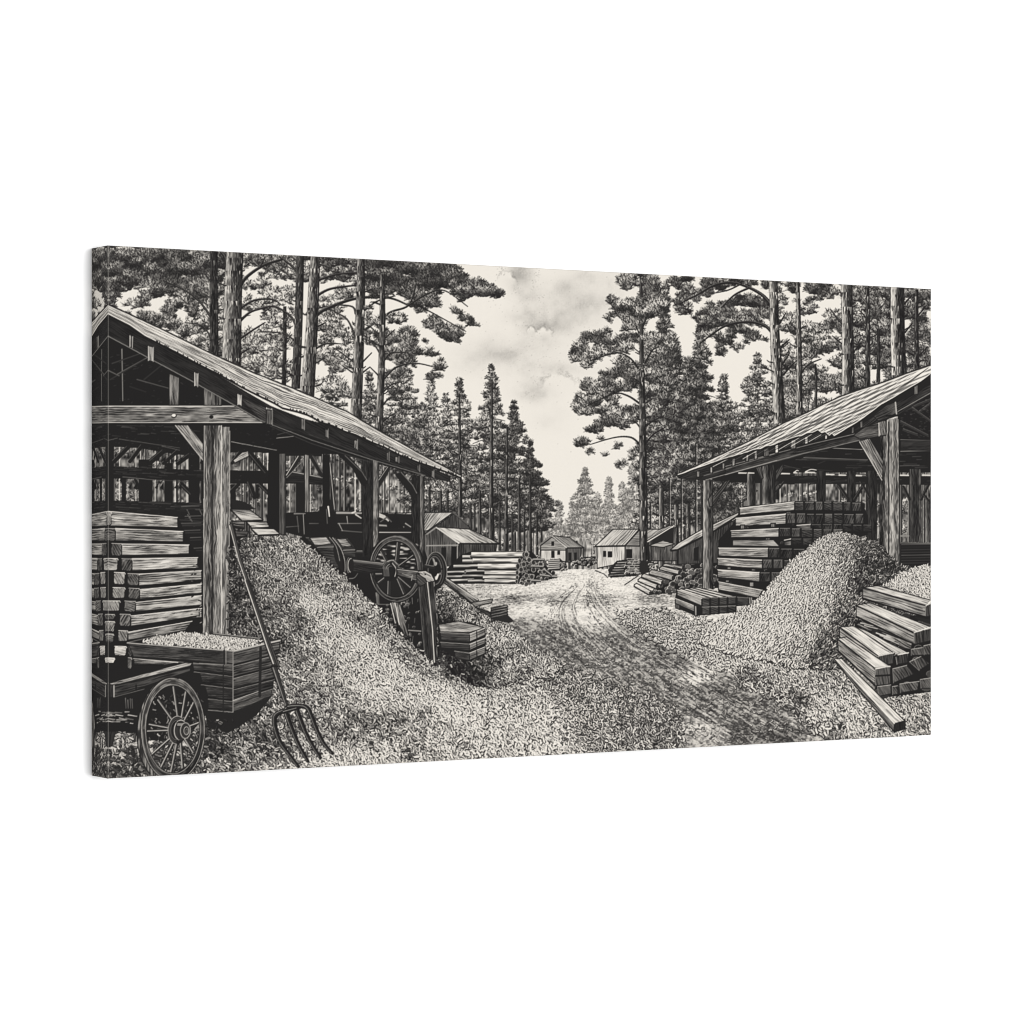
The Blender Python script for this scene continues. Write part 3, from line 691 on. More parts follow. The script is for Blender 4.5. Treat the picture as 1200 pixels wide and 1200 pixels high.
use(part('log_end', s4)); rough_ends(E((365, 842), (430, 845), (430, 925), (350, 938), (340, 900)), 40, 2.0, .45)
for i in range(6): line(E((362, 850 + i * 13), (425, 850 + i * 13)), 1.4, 1.4, .5)
rough_ends(E((478, 860), (530, 860), (530, 905), (478, 905)), 18, 1.8, .5)
line(E((180, 905), (230, 925), (250, 945)), 1.2, .8, .2)

def beam(tl, tr, br, bl, ang, tone, c=.25, top=None, cap=None, captone=.2, parent=0, toptone=.75, name='timber', per=1.3):
    "squared timber: long face, optional upper face and sawn end"
    use(part(name, parent))
    wood([tl, tr, br, bl], ang, tone, c, per)
    if top: wood(top, ang, toptone, c * .8, per)
    if cap:
        wood(cap, 70, captone, .1, 1.6)
    line([tl, tr], .7, .7, min(.95, tone + .3))
# stack right of the tall pine
s5 = part('printed_timber_stack', 0, 'stepped stack of squared timber at the foot of the tall pine')
use(s5); rough_ends(E((485, 1040), (545, 960), (600, 930), (660, 880), (780, 865), (900, 860), (900, 1000), (780, 1010), (640, 1030)), 190, 3.2, .42)
for x0, y0, x1, y1, h in ((560, 872, 668, 885, 14), (540, 890, 645, 912, 20), (482, 912, 610, 940, 26), (440, 932, 550, 968, 22), (420, 955, 520, 992, 20), (398, 985, 482, 1028, 18)):
    use(part('timber', s5))
    wood(E((x0, y0), (x0 + 14, y0 - h * .5), (x1 + 12, y1 - h * .4), (x1, y1 + h * .8), (x0, y0 + h * .5)), 17, .62, .24, 1.1)
    line(E((x0, y0 + h * .55), (x1, y1 + h * .85)), 1.3, 1.3, .05)
    fill(E((x1, y1 - 2), (x1 + 14, y1 - 8), (x1 + 14, y1 + h * .7), (x1, y1 + h * .8)), .12)
use(part('timber', s5)); line(E((345, 985), (420, 935)), 1.2, 1, .15); line(E((350, 990), (424, 945)), 1.8, 1.2, .7)
# ================================================================ right shed
R = part('printed_shed', 0, 'open timber shed on the right with a ragged plank roof')
def stem(pts, tones, c=.2, name='post', par=None):
    use(part(name, par)); gradx(pts, tones, c, per=1.5, long=15)
    line([pts[0], pts[3]], .9, .9, .06); line([pts[1], pts[2]], .9, .9, .06)
# far side: dark eaves beams and posts against the wood
use(part('back_beam', R))
fill(E((830, 385), (1000, 340), (1300, 290), (1300, 420), (1000, 410), (850, 400)), .06)
fill(K((0, 470), (400, 330), (800, 240), (1157, 240), (1157, 450), (1040, 450), (280, 450), (0, 480)), .055)
fill(K((270, 465), (1157, 470), (1157, 520), (280, 510)), .06)
fill(K((960, 30), (1157, -110), (1157, 260), (980, 260)), .05)
for x0, y0, x1, y1, t in ((440, 365, 800, 378, .4), (430, 372, 790, 385, .2), (330, 410, 420, 430, .22), (300, 458, 900, 462, .15), (600, 312, 770, 320, .5), (985, 330, 1157, 326, .45), (985, 265, 1157, 270, .5), (990, 300, 1157, 298, .22), (980, 412, 1090, 408, .3), (480, 430, 600, 440, .15), (520, 400, 560, 385, .15), (740, 400, 840, 380, .12)):
    line(K((x0, y0), (x1, y1)), 1.0, .8, t)
wood(K((985, 268), (1157, 272), (1157, 325), (985, 322)), 1, .14, .12, 1.2)
for x0, x1, y in ((75, 120, 452), (300, 360, 455), (385, 400, 450), (450, 500, 448), (565, 610, 460), (640, 675, 464), (730, 765, 466), (985, 1035, 465), (1110, 1150, 464), (130, 160, 452)):
    line(K((x0, y), (x1, y + 1)), 2.0, 1.6, .72)
curve(K((450, 445), (480, 432), (512, 436)), 1.4, .8, .7); curve(K((385, 450), (400, 438), (412, 440)), 1.4, .8, .7)
for _ in range(60):
    x, y = rnd.uniform(290, 1140), rnd.choice((rnd.uniform(330, 460), rnd.uniform(470, 515))); l = rnd.uniform(20, 90)
    line(K((x, y), (x + l, y - l * .02)), .8, .5, rnd.uniform(.12, .28))
use(part('rafter', R))
for a_, b_ in (((985, 110), (1157, 40)), ((985, 165), (1140, 245)), ((1010, 60), (1157, 165)), ((1090, 110), (1157, 60)), ((1000, 210), (1080, 240))):
    line(K(a_, b_), 2.2, 1.8, .16); line(K((a_[0], a_[1] - 8), (b_[0], b_[1] - 8)), .8, .6, .36)
for _ in range(90):
    x, y = rnd.uniform(985, 1155), rnd.uniform(40, 255); line(K((x, y), (x + rnd.uniform(3, 14), y + rnd.uniform(-4, 6))), .7, .5, rnd.uniform(.12, .3))
for x0, x1, y0, y1, tn in ((120, 165, 455, 640, (.6, .12, .06)), (515, 562, 440, 620, (.12, .08, .05)), (686, 730, 440, 640, (.12, .08, .05)), (800, 850, 440, 830, (.18, .1, .05)), (1035, 1100, 430, 840, (.30, .14, .08, .3)), (1122, 1157, 600, 840, (.5, .2, .1)), (275, 300, 500, 600, (.12, .06))):
    stem(K((x0, y0), (x1, y0), (x1, y1), (x0, y1)), tn, .12, 'post', R)
use(part('brace', R))
for a_, b_, w in (((635, 520), (690, 600), 4), ((775, 520), (725, 600), 4), ((810, 590), (760, 500), 3), ((1000, 530), (1035, 600), 3.4), ((1140, 520), (1100, 600), 3.4), ((1120, 580), (1150, 620), 3), ((290, 550), (330, 500), 3)):
    line(K(a_, b_), w, w, .07); line(K((a_[0] - 5, a_[1]), (b_[0] - 5, b_[1])), .7, .6, .3)
fill(K((985, 840), (1157, 845), (1157, 985), (985, 985)), .06)
for i in range(8): line(K((990, 855 + i * 15), (1157, 852 + i * 15)), .8, .8, rnd.choice((.1, .2, .34)))
line(K((985, 845), (1157, 848)), 1.6, 1.6, .34); line(K((985, 806), (1030, 806)), 2, 2, .45)
# second front post with its braces
stem(K((205, 405), (275, 405), (280, 620), (205, 625)), (.42, .3, .1, .14, .1), .14, 'post', R)
use(part('brace', R)); wood(K((170, 420), (200, 410), (212, 480), (200, 490)), 70, .3, .15); wood(K((282, 440), (325, 400), (325, 430), (282, 500)), 120, .22, .12)
wood(K((280, 530), (300, 510), (305, 530), (280, 560)), 120, .3, .12)
# stack of timber under the right roof
ST = part('printed_timber_stack', 0, 'tall stack of long squared timbers under the right shed')
use(part('timber', ST)); rough_ends(K((100, 640), (385, 610), (765, 615), (800, 690), (800, 800), (560, 860), (380, 980), (200, 1160), (60, 1200), (-40, 1190), (-40, 830), (40, 740)), 60, 2.4, .25)
def row(x0, y0, x1, y1, h, n, cw, slope=0.0, tone=.50, endtone=.28):
    use(part('timber', ST))
    P = K((x0, y0), (x1, y1), (x1, y1 + h), (x0, y0 + h * .82))
    wood(P, math.degrees(math.atan2(y1 - y0, x1 - x0)), tone, .26, 1.3, edge=True)
    line(K((x0, y0 + 2), (x1, y1 + 2)), .9, .9, .85); line(K((x0, y0 + h * .84), (x1, y1 + h + 3)), 1.6, 1.6, .04)
    x = x1
    for i in range(n):
        w = cw * rnd.uniform(.85, 1.15); 
        use(part('timber', ST))
        dy = slope * (x - x1) + rnd.uniform(-2, 3)
        e = K((x + 3, y1 + 2 + dy), (x + w - 4, y1 + 2 + dy), (x + w - 3, y1 + h - 3 + dy), (x + 3, y1 + h - 2 + dy))
        fill(K((x, y1 - 2 + dy), (x + w, y1 - 2 + dy), (x + w, y1 + h + 3 + dy), (x, y1 + h + 3 + dy)), .04)
        a0, a1, a2, a3 = e; g_ = .7; e = [(a0[0] + g_, a0[1]), (a1[0] - g_, a1[1]), (a1[0], a1[1] + g_), (a2[0], a2[1] - g_), (a2[0] - g_, a2[1]), (a3[0] + g_, a3[1]), (a3[0], a3[1] - g_), (a0[0], a0[1] + g_)]
        wood(e, rnd.choice((20, 70, 110)), endtone * rnd.uniform(.4, 1.0), .16, 1.3, 6)
        line([e[0], e[1]], .8, .8, endtone * 1.7)
        if rnd.random() < .25:
            cx = sum(p[0] for p in e) / 4; cy = sum(p[1] for p in e) / 4
            c_ = ell(cx, cy, w / 4.8 * .26, h / 4.8 * .26, 0, 12); line(c_ + c_[:1], .6, .6, endtone * 1.5)
        x += w
row(80, 648, 388, 612, 50, 7, 54, .02); row(56, 705, 340, 680, 58, 8, 58, .01)
use(part('stick', ST))
for x, y, w, h in ((85, 745, 22, 22), (255, 735, 26, 22), (225, 818, 26, 46), (40, 828, 50, 34), (8, 980, 22, 14), (145, 988, 24, 14), (135, 1066, 24, 26), (0, 1054, 20, 14), (130, 1150, 22, 40)):
    wood(K((x, y), (x + w, y), (x + w, y + h), (x, y + h)), 90, .42, .16)
row(400, 745, 480, 738, 40, 6, 55, .02, .3, .22)
row(30, 775, 300, 762, 50, 6, 62, .02); 
use(part('timber', ST)); wood(K((40, 830), (270, 828), (305, 865), (40, 862)), 2, .5, .2)
row(330, 828, 370, 820, 40, 3, 60, 0, .25, .2)
row(-40, 872, 240, 874, 56, 4, 62, .02); row(-45, 930, 207, 940, 52, 3, 60, .02); row(-45, 994, 192, 1010, 54, 3, 58, .02)
use(part('timber', ST)); wood(K((-40, 1062), (208, 1110), (185, 1155), (-40, 1108)), 11, .52, .24); line(K((-40, 1064), (208, 1112)), .9, .9, .8)
use(part('timber', ST))
for e in (K((-30, 1140), (60, 1150), (60, 1200), (-30, 1196)), K((66, 1150), (130, 1155), (128, 1195), (66, 1200))): wood(e, 20, .16, .12, 1.4); line(e[:2], .8, .8, .45)
# front left post and brace
stem(E((785, 395), (840, 395), (842, 1010), (783, 1005)), (.55, .42, .34, .16, .12), .2, 'post', R)
use(part('brace', R)); wood(E((905, 405), (942, 392), (850, 530), (838, 540), (815, 510), (850, 480)), 128, .26, .16)
use(part('brace', R)); wood(E((815, 505), (840, 460), (838, 545), (822, 545)), 110, .3, .16)
# low pile in front of it
LP = part('printed_timber_stack', 0, 'low two layer pile of short timbers by the front post of the right shed')
use(part('timber', LP)); fill(E((628, 1060), (640, 1010), (720, 1000), (975, 1045), (975, 1140), (745, 1160), (635, 1115)), .06)
for i in range(4):
    x = 640 + i * 42
    use(part('timber', LP)); wood(E((640 + i * 28, 1012 - i * 3), (668 + i * 28, 1008 - i * 3), (825 + i * 48, 1056 - i * 2), (778 + i * 48, 1060 - i * 2)), 17, .7, .2, 1.1)
for i in range(4):
    use(part('timber', LP))
    for yy, hh in ((1060, 46), (1110, 42)):
        e = E((780 + i * 49, yy - i * 2), (822 + i * 49, yy - 1 - i * 2), (822 + i * 49, yy + hh - i * 5), (780 + i * 49, yy + hh - i * 4))
        wood(e, 20, .2, .14, 1.4); line(e[:2], .9, .9, .5)
wood(E((640, 1016), (778, 1064), (778, 1104), (640, 1044)), 18, .5, .22, 1.3); line(E((640, 1014), (778, 1062)), .9, .9, .88)
wood(E((630, 1062), (740, 1105), (745, 1140), (630, 1090)), 20, .42, .22, 1.3); line(E((630, 1062), (750, 1108)), .9, .9, .8)
wood(E((630, 1090), (655, 1100), (655, 1125), (632, 1115)), 90, .3, .15); wood(E((736, 1100), (750, 1104), (752, 1162), (738, 1158)), 90, .4, .15)
# main post, brace, beams, roof
stem(K((868, 150), (975, 150), (980, 955), (868, 920)), (.14, .16, .40, .46, .48, .30, .5), .22, 'post', R)
line(K((918, 165), (918, 930)), 1.2, 1.2, .08)
use(part('brace', R)); wood(K((742, 262), (812, 258), (888, 385), (882, 495)), 62, .42, .26); line(K((745, 262), (880, 492)), 1, 1, .7)
use(part('eaves_shade', R)); fill(E((645, 371), (720, 345)) + F((0, 1092), (110, 1060), (200, 1036), (300, 1000), (400, 968), (460, 948), (520, 934), (560, 944), (612, 968), (700, 915), (960, 742), (1157, 618), (1157, 700), (960, 830), (900, 880)) + K((780, 262), (400, 352), (0, 462)) + E((800, 395), (650, 385)), .06)
use(part('eaves_beam', R)); wood(E((640, 362), (700, 352), (1200, 215), (1200, 260), (800, 395), (650, 385)), -16, .12, .1)
wood(K((0, 420), (520, 290), (800, 230), (860, 180), (900, 215), (780, 265), (0, 465)), -14, .16, .16, 1.3)
line(K((0, 415), (500, 285), (760, 225)), .9, .9, .45); line(K((0, 462), (400, 352), (780, 262)), 1.0, 1.0, .42)
line(E((800, 395), (1200, 285)), .9, .9, .5); line(E((790, 372), (1200, 245)), .8, .8, .45)
use(part('tie_beam', R)); wood(K((808, 175), (862, 150), (905, 155), (903, 240), (865, 245), (760, 265), (720, 240)), -12, .24, .2); wood(K((862, 155), (903, 158), (903, 240), (864, 244)), 80, .40, .18); line(K((862, 155), (864, 244)), .9, .9, .8)
use(part('eaves_beam', R)); wood(K((955, 60), (1157, -50), (1157, 5), (965, 130), (905, 150), (780, 195), (700, 225), (900, 90)), -30, .14, .13, 1.3); line(K((970, 105), (1157, 0)), 1, 1, .45)
wood(K((905, 70), (958, 52), (962, 115), (905, 145), (860, 160), (830, 130)), -25, .2, .15); line(K((956, 55), (962, 118)), 2, 2, .55)
line(K((905, 130), (975, 130)), 2, 2, .04)
use(part('rafter_end', R))
for x, y, w, h, t in ((45, 370, 16, 44, .5), (122, 350, 16, 40, .5), (170, 332, 16, 44, .55), (230, 318, 28, 42, .4), (288, 295, 18, 46, .8), (382, 268, 28, 50, .42), (455, 250, 18, 40, .6), (566, 236, 14, 28, .75), (764, 160, 14, 40, .5), (715, 195, 16, 36, .35), (1072, -48, 22, 60, .4)):
    wood(K((x - w / 2, y), (x + w / 2, y - 3), (x + w / 2, y + h - 4), (x - w / 2, y + h)), 90, t, .18)
for x, y, w, h, t in ((758, 345, 18, 34, .42), (832, 322, 14, 34, .5), (900, 300, 14, 34, .45)): wood(E((x - w / 2, y), (x + w / 2, y), (x + w / 2, y + h), (x - w / 2, y + h)), 90, t, .18)
use(part('roof', R))
top = [(1092, 427), (1063, 437), (1037, 447), (1010, 455.5), (983, 465), (964, 474), (946, 483), (919, 495), (900, 505), (881, 515), (850, 530), (822, 543), (794, 555.5)]
eave = K((1157, 475), (1050, 545), (800, 690 - 150), (610, 815 - 0))
ev = F((1157, 618), (1100, 662), (1050, 690), (960, 745), (880, 790), (760, 880), (612, 970), (600, 955), (585, 968), (560, 946), (540, 952), (520, 936), (490, 950), (460, 952), (430, 968), (400, 972), (350, 990), (300, 1005), (270, 1020), (230, 1026), (200, 1040), (160, 1046), (110, 1064), (60, 1078), (0, 1095)) + E((720, 345), (690, 358), (645, 371))
rp = top + ev[::-1]
rp = [(x, y) for x, y in top] + list(reversed(ev))
sl, m = inside(rp)
X, Y = XX[sl], YY[sl]
# boards fan from the ridge to the eaves
ph = (Y - 555) + (X - 795) * .42
wv = N(X / 30, Y / 9) * 3
fx = np.clip((X - 795) / 296, 0, 1)
ph2 = (ph + wv) / (2.6 + 2.2 * fx)
gg = np.sin(ph2 * 6.283) * .8 + 1.5 * (N((X - Y * .2) / 26 + 3, ph2 * 1.6) - .5) + 1.0 * (N(X / 8 + 11, ph2 * 2.5 + 5) - .5)
t = .62 + .10 * fx + .32 * np.tanh(gg * 1.8)
put(sl, m, np.clip(t, .06, .95).astype(np.float32))
for k in range(26):
    f = k / 25
    x0, y0 = 800 + 176 * f, 556 - 46 * f
    x1, y1 = min(1091, x0 + 60 + 95 * f), 0
    y1 = np.interp(x1, [p[0] for p in top[::-1]], [p[1] for p in top[::-1]]) + 1
    curve([(x0, y0), ((x0 + x1) / 2 + 2, (y0 + y1) / 2 + 2), (x1, y1)], .9, .5, rnd.choice((.12, .2, .3, .85)), None, .8)
line(top, 1.6, 1.1, .16); line([(x, y + 1.6) for x, y in top], 1.0, .8, .8)
line(ev, 1.8, 1.4, .05); line([(x - .3, y - 1.6) for x, y in ev], .8, .6, .82)
for i in range(len(top) * 4):
    x = 800 + 290 * i / (len(top) * 4); y = np.interp(x, [p[0] for p in top[::-1]], [p[1] for p in top[::-1]])
    line([(x, y - .4), (x + 1.6, y - .9)], 1.0, .8, .1)

# ================================================================ right heap of shavings
H1 = part('printed_shaving_heap', 0, 'pale cone of wood shavings in front of the right shed')
hp = K((-100, 1330), (0, 1270), (60, 1240), (130, 1200), (200, 1150), (270, 1060), (350, 970), (420, 910), (480, 860), (560, 803), (610, 788), (650, 784), (700, 795), (740, 802), (800, 830), (860, 852), (900, 890), (940, 932), (980, 965), (1020, 975), (1075, 1005), (1120, 1030), (1157, 1060), (1157, 1300), (900, 1500), (700, 1560), (400, 1545), (200, 1500), (0, 1460), (-150, 1400))
hctl = [(x, y, t) for (x, y), t in zip(K((650, 800), (560, 850), (480, 900), (400, 960), (330, 1030), (250, 1120), (170, 1200), (80, 1270), (-50, 1350), (600, 900), (520, 1000), (440, 1100), (360, 1200), (280, 1300), (180, 1380), (60, 1420),
  (720, 850), (680, 950), (640, 1050), (580, 1150), (520, 1250), (460, 1350), (400, 1440), (320, 1500), (800, 880), (800, 980), (740, 1080), (680, 1180), (640, 1280), (600, 1380), (560, 1480), (880, 920), (900, 1000), (960, 1000), (1050, 1040), (820, 1080), (740, 1250), (700, 1350), (640, 1500)),
  (.62, .74, .8, .84, .86, .86, .84, .8, .76, .62, .72, .78, .8, .8, .76, .7, .46, .50, .54, .6, .66, .66, .6, .55, .36, .30, .34, .40, .42, .40, .36, .34, .30, .32, .3, .3, .34, .34, .35))]
chips(hp, hctl, lambda y: 3.4 + max(0, y - 640) / 140 * 2.0, 1.08, flip=True, soft=1.2)
use(H1)
for p in (K((560, 810), (430, 930), (260, 1130), (60, 1290)), ):
    pass
H2 = part('printed_shaving_heap', 0, 'bright heap of shavings behind the timber pile at the right edge')
chips(K((850, 1110), (900, 1080), (960, 1045), (1010, 1005), (1060, 990), (1110, 975), (1160, 972), (1160, 1200), (1000, 1200)), [(1060, 680, .85), (1085, 668, .9), (1040, 695, .6), (1085, 700, .8), (1060, 700, .6)], lambda y: 4.2, 1.1)
# timber pile at the right edge
RP = part('printed_timber_stack', 0, 'heavy sawn timbers piled crosswise at the right edge')
use(part('timber', RP)); rough_ends(M_((740, 420), (1157, 380), (1157, 820), (900, 850), (840, 830), (850, 600), (720, 460)), 50, 6, .32)
def baulk(top4, face4, end4, a, tt=.66, ft=.48, et=.2):
    use(part('timber', RP))
    wood(M_(*face4), a, ft, .24, 1.5); wood(M_(*top4), a, tt, .24, 1.5); wood(M_(*end4), 80, et, .12, 1.8)
    line(M_(top4[3], top4[2]), 1.1, 1.1, .9); line(M_(end4[0], end4[1]), 1, 1, .65); line(M_(end4[0], end4[3]), .9, .9, .5); line(M_(face4[3], face4[2]), 1.8, 1.8, .04)
baulk(((772, 232), (860, 222), (1158, 305), (1130, 335)), ((772, 235), (1125, 335), (1125, 398), (772, 295)), ((1125, 335), (1160, 322), (1160, 390), (1125, 398)), 16)
fill(M_((1060, 395), (1157, 415), (1157, 440), (1090, 420)), .08)
baulk(((735, 332), (812, 318), (1155, 455), (1062, 485)), ((735, 335), (1060, 490), (1062, 552), (735, 395)), ((1060, 487), (1160, 460), (1160, 530), (1062, 553)), 24)
line(M_((1112, 475), (1112, 540)), 1.4, 1.4, .06)
use(part('timber', RP)); wood(M_((735, 440), (770, 420), (1050, 545), (1045, 580), (1010, 575)), 25, .4, .3, 1.4); line(M_((740, 425), (1050, 545)), 1.6, 1.6, .06)
for i in range(7): line(M_((760 + i * 22, 432 + i * 14), (830 + i * 24, 448 + i * 17)), 1.6, 1, rnd.choice((.7, .6, .1)))
baulk(((722, 450), (780, 470), (1030, 600), (965, 612)), ((780, 540), (850, 560), (965, 615), (900, 640)), ((955, 605), (1030, 598), (1025, 655), (965, 665)), 30)
baulk(((642, 455), (722, 448), (945, 600), (860, 618)), ((640, 458), (858, 618), (860, 675), (642, 512)), ((860, 615), (945, 602), (943, 660), (862, 676)), 34, .78, .5, .22)
baulk(((630, 520), (680, 510), (925, 675), (845, 690)), ((630, 525), (842, 690), (842, 785), (635, 590)), ((842, 682), (928, 678), (928, 775), (845, 785)), 36, .7, .46, .28)
line(M_((845, 730), (928, 725)), 1.8, 1.8, .05)
for e in (((855, 790), (930, 780), (932, 830), (862, 845)), ((938, 790), (968, 785), (970, 832), (940, 836)), ((980, 775), (1090, 760), (1080, 810), (985, 825)), ((940, 690), (1020, 670), (1060, 720), (945, 770)), ((1035, 650), (1100, 620), (1148, 660), (1090, 700)), ((1045, 580), (1110, 570), (1120, 612), (1045, 615)), ((1115, 560), (1160, 550), (1160, 610), (1118, 612)), ((1095, 750), (1160, 740), (1160, 800), (1100, 800))):
    use(part('timber', RP)); p = M_(*e); wood(p, 60, .26, .16, 1.7); line(p[:2], .9, .9, .6); line([p[0], p[3]], .8, .8, .45)
use(part('loose_board', RP, 'single sawn board slid down onto the shavings'))
PL = 1
wood(M_((618, 634), (655, 632), (1012, 985), (950, 1000)), 45, .72, .24, 1.5); wood(M_((618, 636), (950, 1000), (948, 1045), (625, 662)), 47, .34, .18, 1.4)
wood(M_((950, 998), (1012, 982), (1008, 1030), (948, 1046)), 80, .10, .08); line(M_((620, 636), (950, 998)), 1.2, 1.2, .9)

# ================================================================ left shed: back and far posts
Ls = part('printed_shed', 0, 'open timber shed on the left sheltering the mill engine')
use(part('interior_shade', Ls))
fill([(126, 600), (262, 600), (300, 655), (330, 640), (420, 600), (440, 640), (496, 640), (512, 690), (508, 720), (470, 770), (300, 700), (262, 780), (126, 860)], .055)
use(part('back_beam', Ls))
fill(A((125, 430), (620, 690), (1040, 940), (1200, 1000)) + C((500, 130), (700, 230), (950, 330), (950, 370), (880, 360), (640, 290), (460, 250), (160, 245), (0, 240)) + Q((820, 230), (120, 200)), .05)
fill(Q((120, 160), (665, 200), (1100, 225), (1100, 240), (820, 240), (640, 262), (500, 250), (300, 215), (120, 205)), .055)
fill(Q((120, 318), (640, 340), (1180, 345), (1180, 415), (820, 415), (640, 400), (120, 385)), .055)
fill(Q((120, 510), (660, 525), (660, 850), (560, 850), (520, 600), (120, 575)), .06)
for x0, x1, y0, y1 in ((115, 160, 200, 520), (205, 228, 380, 520), (300, 378, 280, 520), (445, 492, 300, 530), (580, 640, 220, 530), (650, 670, 200, 600), (960, 975, 420, 500), (1030, 1090, 220, 680), (815, 845, 420, 560), (120, 160, 500, 520)):
    fill(Q((x0, y0), (x1, y0), (x1, y1), (x0, y1)), .055)
for a_, b_, w in (((160, 290), (240, 210), 6), ((250, 290), (320, 200), 5), ((370, 290), (440, 230), 7), ((440, 300), (520, 230), 5), ((520, 300), (590, 250), 6), ((920, 240), (1020, 360), 7), ((825, 300), (870, 240), 4), ((540, 420), (600, 480), 6), ((280, 400), (300, 440), 5), ((820, 460), (860, 420), 5), ((920, 410), (950, 490), 6), ((1130, 380), (1200, 270), 6), ((980, 420), (1030, 470), 5)):
    line(Q(a_, b_), w * .9, w * .9, .06); line(Q((a_[0] - 9, a_[1] - 4), (b_[0] - 9, b_[1] - 4)), .9, .6, .3)
for x, y, w, h in ((160, 262, 36, 40), (215, 270, 30, 32), (262, 268, 44, 36), (395, 285, 56, 44), (500, 290, 44, 50), (625, 300, 30, 40), (175, 400, 30, 60), (240, 440, 50, 60), (390, 440, 50, 70), (500, 440, 40, 60)):
    fill(Q((x, y), (x + w * .45, y - h * .5), (x + w * .3, y + h * .1)), .05); fill(Q((x + w * .6, y), (x + w, y - h * .5), (x + w, y + h * .2)), .05)
wood(Q((830, 285), (880, 240), (915, 232), (920, 262), (840, 300)), -28, .55, .24)
for a_, b_, t in (((190, 165), (530, 215), .28), ((430, 205), (530, 228), .3), ((820, 180), (1075, 228), .5), ((210, 378), (390, 395), .35), ((1075, 160), (1170, 150), .5), ((1080, 140), (1160, 120), .22), ((400, 395), (580, 405), .2), ((300, 520), (480, 530), .25), ((520, 650), (660, 645), .2), ((530, 690), (660, 690), .14), ((480, 545), (650, 535), .25), ((530, 620), (660, 630), .2), ((130, 172), (180, 160), .3)):
    line(Q(a_, b_), 1.0, .8, t)
for _ in range(260):
    x, y = rnd.uniform(130, 1050), rnd.uniform(90, 700)
    if x < 660 and 520 < y or y < 330 or 330 < y < 400: line(Q((x, y), (x + rnd.uniform(2, 12), y + rnd.uniform(-3, 4))), .7, .5, rnd.uniform(.1, .22))
for x, y in ((570, 560), (585, 600), (640, 560), (575, 590)): line(Q((x, y), (x + 15, y + 30)), 1.4, 1, .32)
for _ in range(70):
    x, y = rnd.uniform(140, 640), rnd.choice((rnd.uniform(85, 160), rnd.uniform(310, 380), rnd.uniform(515, 570))); l = rnd.uniform(20, 90)
    line(Q((x, y), (x + l, y + l * .05 + rnd.uniform(-2, 2))), .8, .5, rnd.uniform(.12, .26))
for x, y, l in ((540, 545, 100), (560, 600, 90), (530, 640, 120), (545, 680, 100), (590, 720, 60), (600, 780, 55)):
    line(Q((x, y), (x + l, y - 3)), 1.2, 1, .3); line(Q((x, y + 14), (x + l, y + 12)), .8, .8, .18)
use(part('rafter', Ls))
for a_, b_, t in (((205, 620), (210, 910), .42), ((180, 760), (360, 660), .3), ((290, 790), (470, 840), .26), ((150, 700), (320, 640), .18), ((140, 790), (330, 680), .15), ((330, 790), (440, 700), .14), ((130, 740), (190, 770), .3), ((250, 830), (340, 860), .12), ((88, 620), (88, 900), .3)):
    line(A(a_, b_), 1.6, 1.2, t)
for _ in range(90):
    x, y = rnd.uniform(140, 700), rnd.uniform(600, 930)
    if (x - 125) * .52 + 560 < y: line(A((x, y), (x + rnd.uniform(4, 16), y + rnd.uniform(-6, 6))), .7, .5, rnd.uniform(.1, .22))
# right bay posts
fill(C((0, 230), (160, 240), (370, 250), (370, 410), (0, 420)), .06) if False else None
use(part('post', Ls)); fill(C((70, 235), (135, 240), (135, 700), (60, 640)), .05); wood(C((133, 245), (165, 245), (165, 705), (133, 700)), 90, .26, .14)
line(C((150, 250), (150, 700)), .8, .8, .4); line(C((133, 250), (133, 700)), .8, .8, .35)
use(part('back_beam', Ls)); fill(C((165, 240), (370, 245), (370, 262), (165, 258)), .06); wood(C((165, 352), (220, 350), (372, 380), (372, 420), (165, 412)), 6, .1, .06); line(C((205, 350), (372, 382)), 1.4, 1.4, .5)
line(C((172, 378), (240, 268)), 5, 5, .1); line(C((170, 368), (236, 262)), 1.2, 1.2, .6); line(C((172, 382), (250, 300)), 1, 1, .42)
line(C((310, 262), (372, 370)), 5, 5, .09); line(C((318, 260), (378, 362)), .9, .9, .35)
use(part('post', Ls)); fill(C((375, 250), (415, 255), (415, 720), (355, 720), (375, 540)), .05); fill(C((418, 260), (438, 420), (440, 720), (415, 720)), .08); line(C((415, 300), (425, 400), (440, 560)), 1, 1, .6)
use(part('back_beam', Ls)); fill(C((225, 415), (272, 415), (272, 590), (225, 590)), .06); wood(C((272, 250), (298, 255), (298, 705), (272, 710)), 90, .44, .2)
use(part('post', Ls))

# ================================================================ mill engine (under the left roof)
ME = part('printed_mill_engine', 0, 'iron steam engine with spoked flywheel beside the shaving heap')
use(part('boiler', ME))
fill(C((165, 580), (460, 570), (600, 600), (600, 830), (430, 880), (280, 720), (165, 690)), .06)
fill(C((440, 575), (920, 590), (880, 700), (930, 860), (640, 840), (470, 720)), .07)
for a_, b_, w, t in (((215, 585), (275, 585), 2, .4), ((300, 640), (350, 640), 1.4, .3), ((460, 640), (590, 640), 1.6, .35), ((480, 680), (600, 690), 1.6, .3), ((455, 580), (590, 582), 3, .5), ((560, 590), (590, 610), 2, .7), ((510, 600), (515, 640), 1.4, .5), ((465, 640), (485, 680), 1.4, .5), ((170, 660), (240, 655), 1.2, .3), ((540, 580), (560, 572), 2, .7), ((690, 600), (740, 620), 1.6, .7), ((690, 650), (780, 655), 2.4, .5), ((690, 690), (870, 690), 1.4, .6), ((790, 660), (830, 660), 2.4, .45), ((840, 640), (870, 660), 1.8, .5), ((230, 600), (240, 690), 1.4, .3), ((265, 590), (270, 700), 1.2, .5)):
    line(C(a_, b_), w, w * .7, t)
